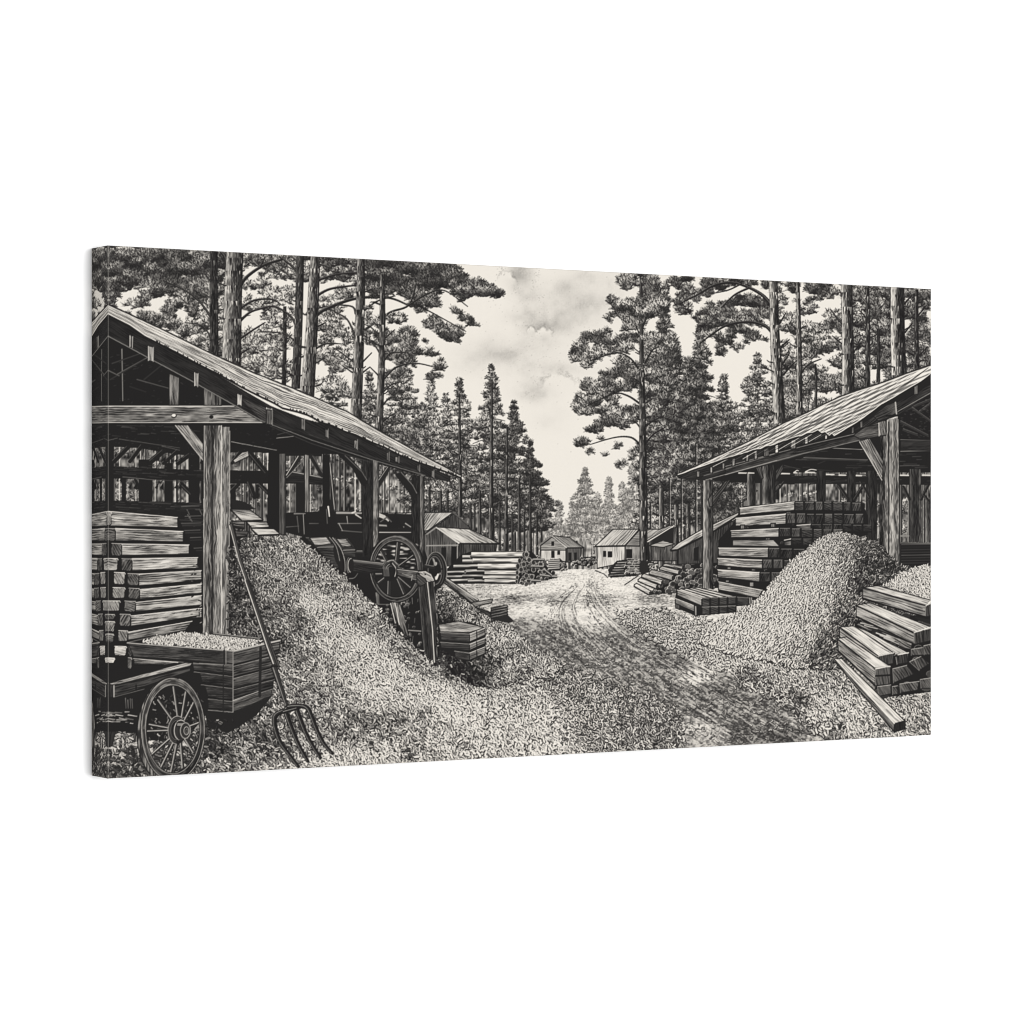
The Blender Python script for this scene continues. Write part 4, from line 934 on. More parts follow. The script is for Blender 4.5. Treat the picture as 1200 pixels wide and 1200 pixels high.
line(C((690, 590), (720, 600), (760, 640)), 4, 2, .65); fill(C((735, 650), (750, 620), (775, 600), (785, 572), (795, 600), (815, 640), (830, 665), (740, 668)), .06); line(C((700, 630), (735, 605), (760, 630)), 1.6, 1.6, .3)
fill(C((355, 545), (410, 540), (420, 700), (350, 700)), .06); line(C((405, 545), (412, 600)), 2, 1.4, .8); line(C((395, 560), (400, 640)), 1, 1, .35)
use(part('drum', ME))
wood(C((270, 715), (400, 712), (440, 760), (470, 880), (450, 900), (320, 760)), 5, .2, .16, 1.5); wood(C((300, 720), (395, 715), (425, 755), (330, 765)), 2, .56, .22, 1.4)
line(C((345, 775), (440, 770)), 1.2, 1.2, .4)
e = Z(300, 480, ell(500, 815, 62, 105, -14, 40)); fill(e, .08)
wood(C((425, 712), (470, 715), (520, 730), (555, 775), (560, 835), (520, 830), (495, 850), (470, 770)), 10, .16, .1, 1.4)
fill(C((440, 722), (510, 722), (548, 770), (480, 775)), .26); wood(C((450, 725), (505, 725), (540, 768), (485, 772)), 15, .46, .22, 1.3); line(C((490, 790), (555, 788)), 1, 1, .5); line(C((495, 805), (557, 803)), 1, 1, .3)
curve(C((420, 715), (460, 760), (485, 830), (492, 900)), 2, 1.4, .05); curve(C((430, 720), (475, 780), (498, 850), (500, 910)), 1.2, .8, .55); curve(C((412, 718), (450, 770), (470, 850)), 1, .8, .5)
# near posts
def eposts(p, t, name='post'):
    stem(p, t, .1, name, Ls)
eposts(C((598, 280), (655, 285), (655, 800), (598, 830)), (.07, .09, .07, .06)); stem(C((655, 285), (690, 290), (688, 760), (655, 775)), (.42, .36, .26), .18, 'post', Ls)
eposts(C((875, 365), (920, 370), (915, 760), (875, 740)), (.08, .1, .06)); stem(C((920, 370), (945, 375), (943, 830), (918, 780)), (.36, .3, .2), .16, 'post', Ls)
use(part('brace', Ls))
fill(C((455, 250), (520, 258), (600, 350), (625, 400), (620, 440), (590, 420), (540, 330)), .06); line(C((500, 258), (595, 350), (622, 395)), 1, 1, .35)
fill(C((690, 385), (735, 318), (755, 320), (740, 365), (692, 440)), .1); line(C((690, 395), (740, 322)), 1, 1, .5); line(C((692, 440), (742, 360)), .8, .8, .25)
fill(C((780, 365), (820, 350), (880, 430), (900, 470), (900, 500), (880, 495)), .07); line(C((815, 352), (880, 425), (903, 470)), 1, 1, .4)
# flywheel and its shaft
FW = part('flywheel', ME)
use(FW)
outer = ell(*C((785, 890))[0], 30.5, 38.5, -8); 
def ring(cx, cy, rx, ry, rot, k, tone, hi=None):
    sl, m1 = inside(ell(cx, cy, rx, ry, rot, 60)); 
    sl2, m2 = inside(ell(cx, cy, rx * k, ry * k, rot, 60))
    mm = np.zeros((RH, RW), bool) if False else None
    X, Y = XX[sl], YY[sl]
    r = math.radians(rot); u = (X - cx) * math.cos(r) + (Y - cy) * math.sin(r); v = -(X - cx) * math.sin(r) + (Y - cy) * math.cos(r)
    q = np.sqrt((u / rx) ** 2 + (v / ry) ** 2)
    mk = (q <= 1) & (q >= k)
    an = np.arctan2(v / ry, u / rx)
    t = tone + .10 * np.tanh((N(an * 9, q * 40) - .5) * 4) + .10 * np.cos(an * 2 + .8)
    put(sl, mk, np.clip(t, .03, .9).astype(np.float32))
    for kk, tt, w in ((1, .05, 1), (k, .05, 1), ((1 + k) / 2, hi if hi else tone + .25, .8)):
        ee = ell(cx, cy, rx * kk, ry * kk, rot, 60); line(ee + ee[:1], w, w, tt)
P5 = lambda *p: Z(370, 560, p, 5)
E5 = lambda cx, cy, rx, ry, rot=0, n=40, a0=0, a1=360: Z(370, 560, ell(cx, cy, rx, ry, rot, n, a0, a1), 5)
use(part('frame', ME))
rough_ends(P5((355, 735), (440, 720), (600, 690), (620, 900), (640, 1050), (560, 980), (450, 850)), 70, 2.2, .36)
fill(P5((180, 560), (330, 600), (345, 740), (440, 850), (540, 950), (420, 840), (240, 640)), .05)
wood(P5((345, 668), (372, 668), (378, 740), (355, 745)), 90, .28, .2); line(P5((362, 740), (440, 742)), 1, 1, .4); line(P5((540, 892), (620, 898)), 1.6, 1.6, .45); line(P5((540, 900), (620, 906)), 1, 1, .06)
for _ in range(34):
    x, y = rnd.uniform(450, 600), rnd.uniform(700, 960); line(P5((x, y), (x + rnd.uniform(-4, 4), y + rnd.uniform(12, 40))), 1.0, .7, rnd.choice((.05, .05, .3, .42)))
wood(P5((438, 735), (450, 672), (468, 690), (500, 760), (545, 930), (520, 920), (480, 850)), 74, .30, .26, 1.4); line(P5((452, 680), (478, 800), (488, 860)), 1.2, 1, .75); line(P5((438, 735), (465, 850)), 1.4, 1.2, .7); line(P5((490, 745), (525, 850)), 1.1, .8, .5)
# yard glimpsed through the wheel
use(part('printed_yard_glimpse', 0, 'patch of log yard glimpsed between the flywheel spokes'))
sl, m = inside(E5(467, 530, 124, 160)); X, Y = XX[sl], YY[sl]
gl = .26 + .5 * np.tanh((N(X / 7 + 3, Y / 1.5 + 9) - .58) * 5) - .22 * (Y > 560 + 112)
put(sl, m, np.clip(gl, .05, .62).astype(np.float32))
fill(P5((350, 585), (600, 585), (600, 640), (540, 700), (440, 705), (370, 660)), .07)
FW2 = FW; cx, cy = P5((470, 530))[0]
use(part('spoke', FW))
for a_, b_, w, t in (((383, 425), (418, 490), 4.4, .14), ((484, 372), (474, 480), 5.4, .12), ((590, 440), (480, 520), 3.4, .08), ((430, 590), (427, 692), 5.2, .14), ((482, 590), (522, 684), 4.6, .14), ((350, 625), (410, 580), 4.4, .14), ((560, 640), (480, 570), 3.4, .08)):
    line(P5(a_, b_), w, w, .05); line(P5(a_, b_), w - 1.2, w - 1.2, t); line(P5((a_[0] - 7, a_[1] + 2), (b_[0] - 7, b_[1] + 2)), 1.0, 1.0, .5)
use(FW)
sl, m = inside(E5(471, 530, 160, 198, -3, 80)); X, Y = XX[sl], YY[sl]
q0 = ((X - 370) * 5 - 467) / 124, ((Y - 560) * 5 - 535) / 163
q1 = np.sqrt(q0[0] ** 2 + q0[1] ** 2); an = np.arctan2(q0[1], q0[0])
mk = m & (q1 > 1)
t = .12 + .12 * np.clip(np.cos(an + .9), 0, 1) + .10 * np.tanh((N(an * 8, q1 * 30) - .5) * 4)
put(sl, mk, np.clip(t, .04, .5).astype(np.float32))
e = E5(471, 530, 160, 198, -3, 80); line(e + e[:1], 1.1, 1.1, .05)
line(E5(467, 535, 124, 163, 0, 80), 1.2, 1.2, .04)
line(E5(468, 532, 150, 188, -3, 60, 150, 350), 1.0, 1.0, .46); line(E5(468, 534, 138, 176, -2, 60, 170, 345), .8, .8, .3)
line(E5(469, 534, 130, 168, -2, 60, 190, 400), .8, .8, .42); line(E5(470, 530, 154, 192, -3, 60, 20, 150), .9, .9, .36); line(E5(468, 534, 132, 170, -2, 60, 30, 150), .9, .9, .4)
line(E5(470, 530, 140, 180, -2, 60, 300, 420), 1.6, 1.6, .26)
use(part('shaft', ME))
fill(P5((190, 470), (395, 495), (400, 555), (300, 560), (200, 545)), .07); wood(P5((200, 478), (395, 500), (395, 552), (212, 545)), 6, .12, .12, 1.4, edge=False)
line(P5((215, 486), (395, 508)), 2.4, 2.2, .34); line(P5((212, 480), (395, 500)), .8, .8, .55)
fill(E5(205, 512, 18, 42), .08); line(E5(205, 512, 17, 40, 0, 24, 100, 280), 1.2, 1.0, .55); line(E5(196, 512, 16, 46, 0, 24, 110, 260), 1.0, .8, .4)
curve(P5((195, 590), (225, 585), (245, 560)), 1.4, .8, .34); line(P5((240, 432), (270, 432)), 3, 3, .2); line(P5((240, 428), (270, 428)), .8, .8, .5)
use(part('hub', FW))
fill(E5(438, 542, 52, 64), .06)
for k_, t_ in ((48, .34), (40, .22), (30, .42), (20, .26)): line(E5(440, 540, k_, k_ * 1.2, 0, 26, 190, 390), 1.3, 1.0, t_)
for i_ in range(5): line(P5((396 + i_ * 7, 520 + i_), (400 + i_ * 7, 575)), .9, .9, .36)
curve(P5((440, 500), (462, 530), (455, 575), (438, 590)), 3.0, 2.2, .05); curve(P5((448, 500), (470, 535), (462, 578)), 1.2, 1.0, .6); curve(P5((420, 490), (450, 482), (476, 505)), 1.4, 1, .5)
# smaller belt wheel
BW = part('belt_wheel', ME); use(BW)
fill(E5(706, 540, 64, 110, -4, 50), .07)
fill(E5(696, 542, 40, 82, -3), .12)
sl, m = inside(E5(696, 542, 34, 74, -3)); X, Y = XX[sl], YY[sl]; put(sl, m, np.clip(.2 + .5 * np.tanh((N(X / 3, Y / 4 + 4) - .58) * 5), .05, .6).astype(np.float32))
line(E5(706, 540, 61, 106, -4, 50, 200, 430), 1.1, 1.1, .44); line(E5(700, 541, 50, 95, -4, 50, 210, 420), .9, .9, .26); line(E5(697, 542, 40, 82, -3, 40, 0, 360), 1.0, 1.0, .36)
line(P5((640, 515), (690, 525)), 4.4, 3.6, .1); line(P5((640, 508), (690, 517)), .9, .9, .42); line(P5((690, 480), (700, 510)), 2.4, 2, .5); line(P5((705, 590), (716, 565)), 3, 2.4, .75); line(P5((690, 540), (712, 545)), 3, 3, .06)
# bent timber bracket in front of the wheels
use(part('bracket', ME))
fill(P5((470, 528), (600, 540), (640, 540), (678, 562), (698, 600), (706, 700), (718, 850), (728, 950), (752, 1010), (766, 1045), (722, 1100), (690, 1092), (632, 1040), (618, 900), (600, 700), (594, 620), (560, 600), (500, 582), (470, 574)), .05)
wood(P5((476, 535), (600, 548), (590, 612), (555, 590), (500, 577), (476, 568)), 6, .26, .22, 1.4); line(P5((476, 536), (600, 549)), 1.0, 1.0, .6); line(P5((565, 570), (560, 600)), 1.2, 1.2, .5); line(P5((505, 560), (560, 578)), .8, .8, .5)
wood(P5((600, 600), (650, 610), (668, 750), (684, 900), (694, 1085), (638, 1040), (624, 900), (606, 700)), 86, .17, .17, 1.4)
wood(P5((652, 610), (692, 606), (700, 700), (712, 850), (722, 950), (730, 1000), (712, 1090), (696, 1085), (686, 900), (668, 750)), 85, .14, .14, 1.4)
wood(P5((600, 550), (640, 546), (674, 566), (692, 606), (652, 612), (640, 590), (612, 575)), 30, .46, .24, 1.4)
wood(P5((590, 560), (612, 572), (640, 592), (652, 615), (604, 640), (592, 612)), 40, .22, .2, 1.4)
line(P5((653, 612), (668, 750), (684, 900), (694, 1080)), 1.4, 1.4, .68); line(P5((692, 610), (703, 740), (716, 880), (724, 960)), 1.0, 1.0, .5); line(P5((604, 640), (624, 900), (638, 1036)), 1.0, 1.0, .34); line(P5((602, 552), (642, 549), (672, 566), (690, 600)), 1.1, 1.1, .72)
fill(E5(640, 566, 4, 3), .06); line(P5((697, 640), (700, 672)), 2, 1.6, .05)
wood(P5((700, 985), (735, 1000), (762, 1045), (722, 1094), (704, 1040)), 70, .22, .24, 1.4); line(P5((735, 1000), (760, 1045)), 1, 1, .55)

# ground heap and short timbers right of the engine
H3 = part('printed_shaving_heap', 0, 'dark low heap of shavings trailing behind the mill engine')
chips(G((60, 1010), (120, 1020), (240, 1080), (350, 1150), (370, 1180)) + Z(500, 660, ((430, 340), (560, 440), (680, 520), (760, 560), (700, 640), (560, 640), (360, 700), (260, 690), (100, 600), (60, 560), (60, 160))),
      [(520, 700, .42), (540, 715, .46), (560, 730, .5), (580, 745, .6), (600, 765, .5), (640, 785, .55), (560, 765, .35), (570, 780, .3), (530, 790, .14), (550, 795, .22), (590, 790, .5), (520, 720, .25), (610, 790, .45)], lambda y: 3.4 + max(0, y - 690) / 110 * 1.8, 1.0)
PB = part('printed_timber_stack', 0, 'low stack of short planks beside the engine bracket')
use(part('plank', PB)); fill(Z(500, 660, ((60, 340), (240, 330), (330, 365), (330, 470), (250, 555), (180, 540), (70, 480))), .06)
X5 = lambda *p: Z(500, 660, p)
wood(X5((65, 345), (180, 325), (325, 362), (240, 390), (75, 385)), 8, .5, .26, 1.1)
for i, (y0, y1, h) in enumerate(((392, 398, 46), (448, 455, 36), (498, 505, 42))):
    use(part('plank', PB))
    wood(X5((75 + 40 * i * (i > 1), y0 - 4), (240, y1), (240, y1 + h), (80 + 40 * i * (i > 1), y0 + h - 8)), 3, .2, .16, 1.2); line(X5((75 + 40 * i * (i > 1), y0 - 4), (240, y1)), .9, .9, .5)
    wood(X5((240, y1), (328, y1 - 35), (328, y1 - 40 + h), (240, y1 + h)), -20, .42, .2, 1.2); line(X5((240, y1), (328, y1 - 35)), .9, .9, .75); line(X5((240, y1 + h), (328, y1 - 38 + h)), 1.5, 1.5, .05); line(X5((280, y1 - 14), (282, y1 + h - 16)), 1, 1, .06)
BR = part('printed_board_ramp', 0, 'broken boards lying down the slope behind the engine')
use(BR)
wood(G((95, 960), (120, 950), (290, 1070), (280, 1090), (250, 1085)), 34, .34, .26, 1.2); line(G((110, 952), (285, 1068)), 1, 1, .7); line(G((100, 975), (250, 1090)), 1.6, 1.6, .05)
wood(G((250, 1085), (370, 1065), (365, 1085), (270, 1110)), -8, .4, .22, 1.1); wood(G((270, 1110), (360, 1140), (355, 1165), (330, 1150)), 25, .2, .15)
for i in range(5): wood(G((360, 1115 + i * 16), (450, 1098 + i * 14), (455, 1110 + i * 14), (362, 1128 + i * 16)), -8, .36, .26, 1.1)
line(G((370, 1100), (410, 1085)), 1.4, 1, .5); fill(G((365, 1180), (455, 1155), (490, 1190), (460, 1200)), .1)

# ================================================================ left shed: front
use(part('tie_beam', Ls)); wood(A((30, 938), (862, 938), (1010, 1035), (30, 1035)), 0.5, .40, .26, 1.5); line(A((30, 940), (860, 940)), 1.2, 1.2, .75); line(A((30, 1033), (1008, 1033)), 1.2, 1.2, .7); line(A((30, 1039), (1010, 1039)), 1.6, 1.6, .03)
for p, t in ((A((497, 993)), .85), (A((708, 1001)), .06)):
    fill(ell(p[0][0], p[0][1], 2.4, 1.9), t)
    if t > .5: line(ell(p[0][0], p[0][1], 2.8, 2.3, 0, 20, 0, 150), .9, .9, .08)
use(part('post', Ls)); wood(A((470, 755), (528, 780), (525, 935), (470, 935)), 90, .34, .22, 1.3); wood(A((665, 840), (765, 870), (765, 936), (665, 936)), 90, .32, .24, 1.4)
use(part('post', Ls)); gradx(Q((665, 88), (765, 88)) + U((765, 300), (661, 300)), (.40, .34, .26, .42, .46), .24, per=1.5, long=22)
gradx(Q((765, 95), (812, 95)) + U((806, 308), (765, 300)), (.42, .42, .38), .22, per=1.4, long=22)
line(Q((765, 90), (765, 1200)) + U((765, 300),), 1.2, 1.2, .7); line(Q((712, 90), (714, 1200)) + U((712, 290),), 1.4, 1.4, .1); line(Q((668, 90), (665, 1205)) + U((665, 290),), .9, .9, .6); line(Q((812, 120), (807, 1205)) + U((807, 305),), 1, 1, .55)
use(part('brace', Ls)); wood(Q((503, 86), (578, 86), (662, 192), (662, 285)), 52, .46, .28, 1.4); line(Q((505, 88), (660, 283)), 1, 1, .7)
use(part('eaves_beam', Ls))
wood(A((125, 436), (260, 505), (620, 700), (1040, 940), (1200, 1005)) + C((480, 110), (700, 215), (950, 315), (1090, 375), (1090, 405), (950, 372), (640, 275), (310, 150), (90, 85), (60, 70)) + A((1005, 1035), (600, 800), (125, 545)), 29, .10, .09, 1.3)
wood(A((850, 880), (1020, 950), (1050, 1045), (1000, 1030)), 30, .2, .14)
line(A((125, 545), (600, 800), (1005, 1030)), 1.2, 1.2, .42); line(C((90, 85), (310, 170), (640, 278), (950, 370)), 1.1, 1.0, .38); line(C((80, 92), (310, 190), (640, 295)), .8, .8, .2); line(C((60, 70), (0, 60)), 1, 1, .3)
line(C((300, 140), (640, 262), (920, 350)), .8, .8, .2)
use(part('rafter_end', Ls))
for x0, y0, x1, y1, t in ((352, 600, 385, 690, .5), (248, 540, 268, 612, .38), (612, 748, 636, 832, .44), (855, 870, 880, 938, .55), (1016, 945, 1050, 1046, .42)):
    wood(A((x0, y0), (x1, y0 + 8), (x1 - 3, y1), (x0, y1 - 6)), 90, t, .24); line(A((x0 + 2, y0 + 3), (x0 + 2, y1 - 6)), 1, 1, .75); line(A((x1 - 2, y0 + 8), (x1 - 4, y1)), .9, .9, .6)
for x0, y0, x1, y1, t in ((58, 0, 92, 88, .34), (250, 48, 272, 115, .45), (388, 108, 405, 160, .45), (550, 168, 570, 225, .4), (732, 238, 748, 290, .35), (780, 262, 803, 300, .35), (985, 338, 1000, 385, .3), (905, 310, 920, 350, .25)):
    wood(C((x0, y0), (x1, y0 + 6), (x1, y1), (x0, y1 - 8)), 90, t, .2); line(C((x1, y0), (x1, y1)), .8, .8, .5)
use(part('roof', Ls))
up = A((125, 366), (400, 492), (700, 640), (960, 757), (1200, 852)) + C((510, 10), (700, 122), (900, 235), (1060, 320), (1157, 374))
lo_ = A((125, 425), (250, 488), (335, 548), (420, 590), (520, 640), (620, 695), (760, 765), (880, 832), (1000, 892), (1060, 920), (1110, 950), (1200, 972)) + C((290, 28), (330, 48), (360, 68), (430, 88), (500, 122), (560, 140), (650, 182), (720, 208), (800, 250), (900, 290), (960, 310), (1060, 345), (1150, 380))
sl, m = inside(up + lo_[::-1])
X, Y = XX[sl], YY[sl]
ux = np.array([p[0] for p in up]); uy = np.array([p[1] for p in up]); lx = np.array([p[0] for p in lo_]); ly = np.array([p[1] for p in lo_])
yu = np.interp(X, ux, uy); yl = np.interp(X, lx, ly)
s_ = np.clip((Y - yu) / np.maximum(yl - yu, .5), 0, 1.2)
wv = (N(X / 34, s_ * 3 + 2) - .5) * .16 + (N(X / 9, s_ * 5) - .5) * .05
nl = 11
gg = np.sin((s_ + wv) * nl * 6.283) * .9 + 1.6 * (N(X / 30 + s_ * 2, (s_ + wv) * 16) - .5) + 1.0 * (N(X / 8 + 7, (s_ + wv) * 26 + 3) - .5)
t = .62 + .34 * np.tanh(gg * 1.8) - .12 * (s_ < .12) - .14 * np.clip((X - 330) / 210, 0, 1)
put(sl, m, np.clip(t, .06, .95).astype(np.float32))
line(up, 1.5, 1, .12); line([(x, y + 1.8) for x, y in up], 1.2, .7, .8)
for i in range(70):
    f = rnd.random(); x = 128 + 405 * f; y = np.interp(x, ux, uy); line([(x, y - .2), (x + 2, y + .9)], 1.4, .9, .1)
line([(x, y + .5) for x, y in lo_], 2.4, 1.8, .04); line([(x, y - 1.2) for x, y in lo_], 1.1, .8, .85)
for i in range(90):
    x = 180 + 355 * rnd.random(); y = np.interp(x, lx, ly); line([(x, y - 1.6), (x + rnd.uniform(.5, 1.4), y + 1.3)], 1.1, .9, .06)

# ================================================================ timber stack under the left roof
LT = part('printed_timber_stack', 0, 'crosswise stack of squared timber under the left shed')
use(LT); fill(Q((30, 580), (130, 572), (520, 600), (590, 760), (655, 830), (655, 1210), (240, 1210), (30, 1210)), .05); fill(U((30, 0), (655, 0), (655, 250), (470, 300), (240, 350), (240, 480), (30, 560)), .05)
def lt(T_, L4, ang=-2, tone=.56):
    tone -= .10
    use(part('timber', LT)); wood(T_(*L4), ang, tone, .30, 1.5, 18)
    line(T_(L4[0], L4[1]), 1, 1, .85); line(T_(L4[3], L4[2]), 1.8, 1.8, .04)
def le(T_, x0, y0, x1, y1, t=.3):
    use(part('timber', LT)); p = T_((x0 + 4, y0), (x1 - 4, y0 + 2), (x1, y0 + 10), (x1 - 2, y1 - 8), (x1 - 8, y1), (x0 + 6, y1 - 2), (x0, y1 - 12), (x0 + 1, y0 + 10))
    fill(p, .05); wood([(x * .9 + p[0][0] * .05 + p[4][0] * .05, y * .9 + p[0][1] * .05 + p[4][1] * .05) for x, y in p], rnd.choice((15, 60, 120)), t, .2, 1.5, 7, False)
    line(p[:3], .9, .9, min(.9, t + .35))
lt(Q, ((128, 572), (518, 606), (520, 665), (130, 655)), 3, .60); le(Q, 112, 575, 148, 652, .4); le(Q, 30, 590, 120, 655, .6)
lt(Q, ((168, 668), (550, 685), (550, 745), (168, 738)), 1.5, .58); le(Q, 106, 668, 170, 740, .26); le(Q, 30, 670, 106, 745, .55)
lt(Q, ((202, 755), (583, 760), (583, 815), (204, 822)), -.5, .58); le(Q, 144, 752, 206, 824, .26); le(Q, 92, 750, 120, 824, .22); le(Q, 30, 755, 92, 825, .55)
lt(Q, ((262, 838), (632, 832), (630, 893), (262, 907)), -1.5, .68); le(Q, 200, 838, 264, 908, .28); le(Q, 104, 836, 184, 906, .5); le(Q, 30, 838, 92, 905, .5)
lt(Q, ((300, 925), (652, 905), (654, 962), (300, 992)), -4, .60); le(Q, 234, 922, 302, 990, .30); le(Q, 158, 915, 224, 985, .5); le(Q, 82, 915, 112, 985, .35); le(Q, 30, 920, 78, 988, .4)
lt(Q, ((305, 1012), (654, 980), (655, 1033), (305, 1066)), -5, .60); le(Q, 240, 1004, 306, 1066, .3); le(Q, 150, 1000, 224, 1062, .48); le(Q, 82, 1000, 120, 1062, .3); le(Q, 30, 1004, 76, 1064, .4)
lt(Q, ((282, 1085), (654, 1045), (655, 1100), (282, 1138)), -6, .60); le(Q, 216, 1076, 284, 1138, .32); le(Q, 92, 1074, 196, 1134, .5); le(Q, 30, 1074, 84, 1136, .5)
lt(Q, ((252, 1172), (654, 1118), (655, 1170), (252, 1212)), -7, .56); le(Q, 190, 1150, 254, 1212, .3); le(Q, 106, 1150, 166, 1180, .3); le(Q, 30, 1150, 98, 1214, .45)
lt(U, ((255, 200), (640, 158), (640, 200), (255, 262)), -7, .56); le(U, 190, 190, 255, 260, .3); le(U, 30, 190, 100, 270, .45); le(U, 106, 230, 166, 290, .45)
lt(U, ((238, 292), (600, 230), (560, 285), (240, 338)), -10, .5); le(U, 182, 282, 240, 345, .4); le(U, 110, 300, 160, 350, .4); le(U, 30, 270, 104, 340, .5)
le(U, 160, 370, 232, 425, .6); le(U, 84, 365, 112, 420, .6); le(U, 36, 370, 74, 430, .4); le(U, 120, 435, 166, 465, .75); le(U, 236, 435, 262, 500, .3); le(U, 40, 440, 80, 480, .3); le(U, 240, 372, 262, 430, .24)
lt(U, ((270, 440), (520, 462), (440, 478), (275, 475)), 4, .4)
use(part('timber', LT))
for _ in range(26):
    x, y = rnd.uniform(590, 650), rnd.uniform(860, 1200); line(Q((x, y), (x + rnd.uniform(4, 12), y + rnd.uniform(-6, 3))), 1.3, .9, rnd.choice((.06, .06, .3, .5)))

# ================================================================ big heap of shavings on the left
HB = part('printed_shaving_heap', 0, 'great slope of wood shavings below the mill engine')
bc = [(x, y, t) for (x, y), t in zip(C((20, 740), (100, 720), (180, 730), (280, 770), (360, 850), (430, 920), (520, 980), (60, 800), (150, 820), (240, 860), (330, 930), (420, 1010), (520, 1080), (620, 1120), (0, 900), (80, 920), (160, 960), (240, 1010), (320, 1060), (400, 1130), (500, 1160), (600, 1180)),
   (.36, .42, .46, .45, .45, .46, .48, .44, .52, .54, .46, .42, .5, .5, .38, .46, .52, .58, .62, .62, .50, .44))]
bc += [(x, y, t) for (x, y), t in zip(V((0, 60), (60, 120), (150, 60), (200, 160), (300, 200), (260, 100), (380, 240), (440, 330), (520, 300), (620, 330), (700, 330), (560, 420), (640, 480), (720, 440), (800, 480), (700, 560), (780, 620), (860, 660), (960, 700), (1060, 760), (1180, 790), (880, 560), (960, 600), (1060, 640), (1160, 700),
   (120, 240), (200, 320), (260, 400), (180, 440), (300, 480), (220, 540), (340, 560), (420, 480), (500, 520), (420, 600), (520, 640), (620, 700), (720, 740), (820, 760), (200, 660), (300, 680), (400, 720), (500, 760), (600, 800), (700, 860), (560, 860), (440, 820), (360, 800), (420, 900), (520, 960), (660, 940), (800, 900), (900, 860), (1000, 960), (860, 1020), (700, 1060), (560, 1080), (440, 1100), (300, 1130), (100, 1040), (0, 900), (40, 1000), (180, 760), (240, 900), (320, 980)),
   (.42, .44, .50, .56, .70, .46, .74, .74, .50, .42, .46, .76, .76, .46, .44, .78, .80, .80, .84, .86, .8, .38, .38, .44, .55,
   .34, .40, .46, .30, .50, .34, .48, .64, .66, .52, .60, .72, .74, .66, .44, .46, .44, .52, .52, .40, .36, .42, .46, .40, .40, .40, .38, .5, .56, .46, .60, .62, .66, .55, .32, .18, .22, .40, .36, .44))]
bc += [(x, y, t) for (x, y), t in zip(Q((840, 760), (840, 850), (900, 900), (860, 1000), (880, 1100), (840, 1180), (960, 800), (1020, 860), (1100, 760), (1080, 900), (1150, 850), (1180, 1000), (1100, 1050), (1180, 1150)), (.2, .2, .28, .2, .26, .18, .42, .46, .46, .46, .5, .42, .4, .38))]
bc += [(x, y, t) for (x, y), t in zip(U((850, 60), (850, 200), (950, 250), (1050, 250), (1150, 300), (1150, 450), (1150, 600), (1080, 720), (1000, 800), (900, 820), (800, 900), (700, 950), (900, 950), (1000, 1000), (760, 800), (720, 1040)), (.16, .2, .3, .36, .42, .42, .46, .38, .40, .34, .30, .16, .38, .40, .12, .34))]
hp = Q((806, 800), (860, 735), (930, 712), (1000, 705)) + C((60, 708), (130, 705), (170, 710), (220, 720), (270, 752), (330, 800), (400, 862), (440, 900), (480, 930), (530, 965), (600, 1040), (640, 1085), (700, 1130)) + V((750, 340), (820, 410), (900, 490), (960, 535), (1040, 595), (1120, 645), (1200, 690), (1300, 760), (1300, 900), (1200, 1200), (0, 1200)) + [(236, 920), (240, 850)] + U((806, 560), (806, 0))
chips(hp, [(x, y, t * .82 + .10) for x, y, t in bc], lambda y: 4.2 + max(0, y - 640) / 240 * 2.2, 1.08)
use(part('printed_wood_slabs', 0, 'slabs of split wood sticking out above the great shaving slope'))
for e, a, t in (((815, 560), (925, 562), (1000, 620), (880, 625)), 12, .5), (((905, 630), (1020, 630), (1035, 660), (935, 665)), 2, .6), (((930, 668), (1060, 670), (1095, 700), (970, 705)), 5, .66), (((820, 625), (895, 630), (895, 668), (835, 660)), 5, .22), (((840, 680), (915, 685), (910, 710), (850, 715)), 2, .26):
    p = Q(*e); fill([(x, y + 1.5) for x, y in p], .05); wood(p, a, t, .28, 1.4)
fill(Q((816, 500), (900, 520), (960, 560), (830, 560)), .08)

# ================================================================ cart
CT = part('printed_cart', 0, 'two wheeled wooden hand cart heaped with shavings')
use(CT)
fill(U((30, 550), (125, 580), (600, 460), (830, 460), (830, 742), (690, 740), (560, 900), (300, 900), (280, 860), (60, 860), (30, 840)), .06)
chips(U((60, 820), (280, 850), (300, 1100), (30, 1110), (30, 860)), [(140, 880, .38), (120, 880, .3), (150, 890, .2)], lambda y: 6, .6, base=False)
chips(U((360, 640), (640, 640), (660, 900), (600, 1090), (400, 1090)), [(200, 860, .30), (220, 830, .2)], lambda y: 5, .5, base=False)
for _ in range(22):
    x, y = rnd.uniform(70, 250), rnd.uniform(735, 800); line(U((x, y), (x + rnd.uniform(20, 50), y + rnd.uniform(-4, 10))), 1.7, 1.2, rnd.choice((.5, .6, .35)))
fill(U((70, 800), (250, 800), (250, 850), (60, 850)), .05)
bx_ = part('box', CT); use(bx_)
chips(U((330, 345), (380, 325), (480, 305), (560, 296), (640, 300), (760, 312), (880, 318), (985, 335), (860, 390), (760, 385), (500, 362)), [(200, 745, .85), (250, 752, .95), (290, 750, .7), (260, 757, .9)], lambda y: 3.6, 1.2)
line(U((235, 350), (470, 296)), 1.2, 1, .35); line(U((700, 298), (880, 318), (1085, 338)), 2.4, 2.4, .14); line(U((720, 298), (980, 326)), .8, .8, .6)
def bw(p, a, t, c=.18): wood(U(*p), a, t, c, 1.5, 14)
bw(((240, 357), (830, 402), (830, 472), (700, 460), (270, 430)), 4, .20); bw(((830, 402), (1094, 342), (1090, 410), (830, 474)), -13, .26, .2)
bw(((600, 460), (830, 480), (830, 530), (610, 505)), 4, .18); bw(((830, 480), (1078, 415), (1072, 480), (830, 545)), -14, .24, .2)
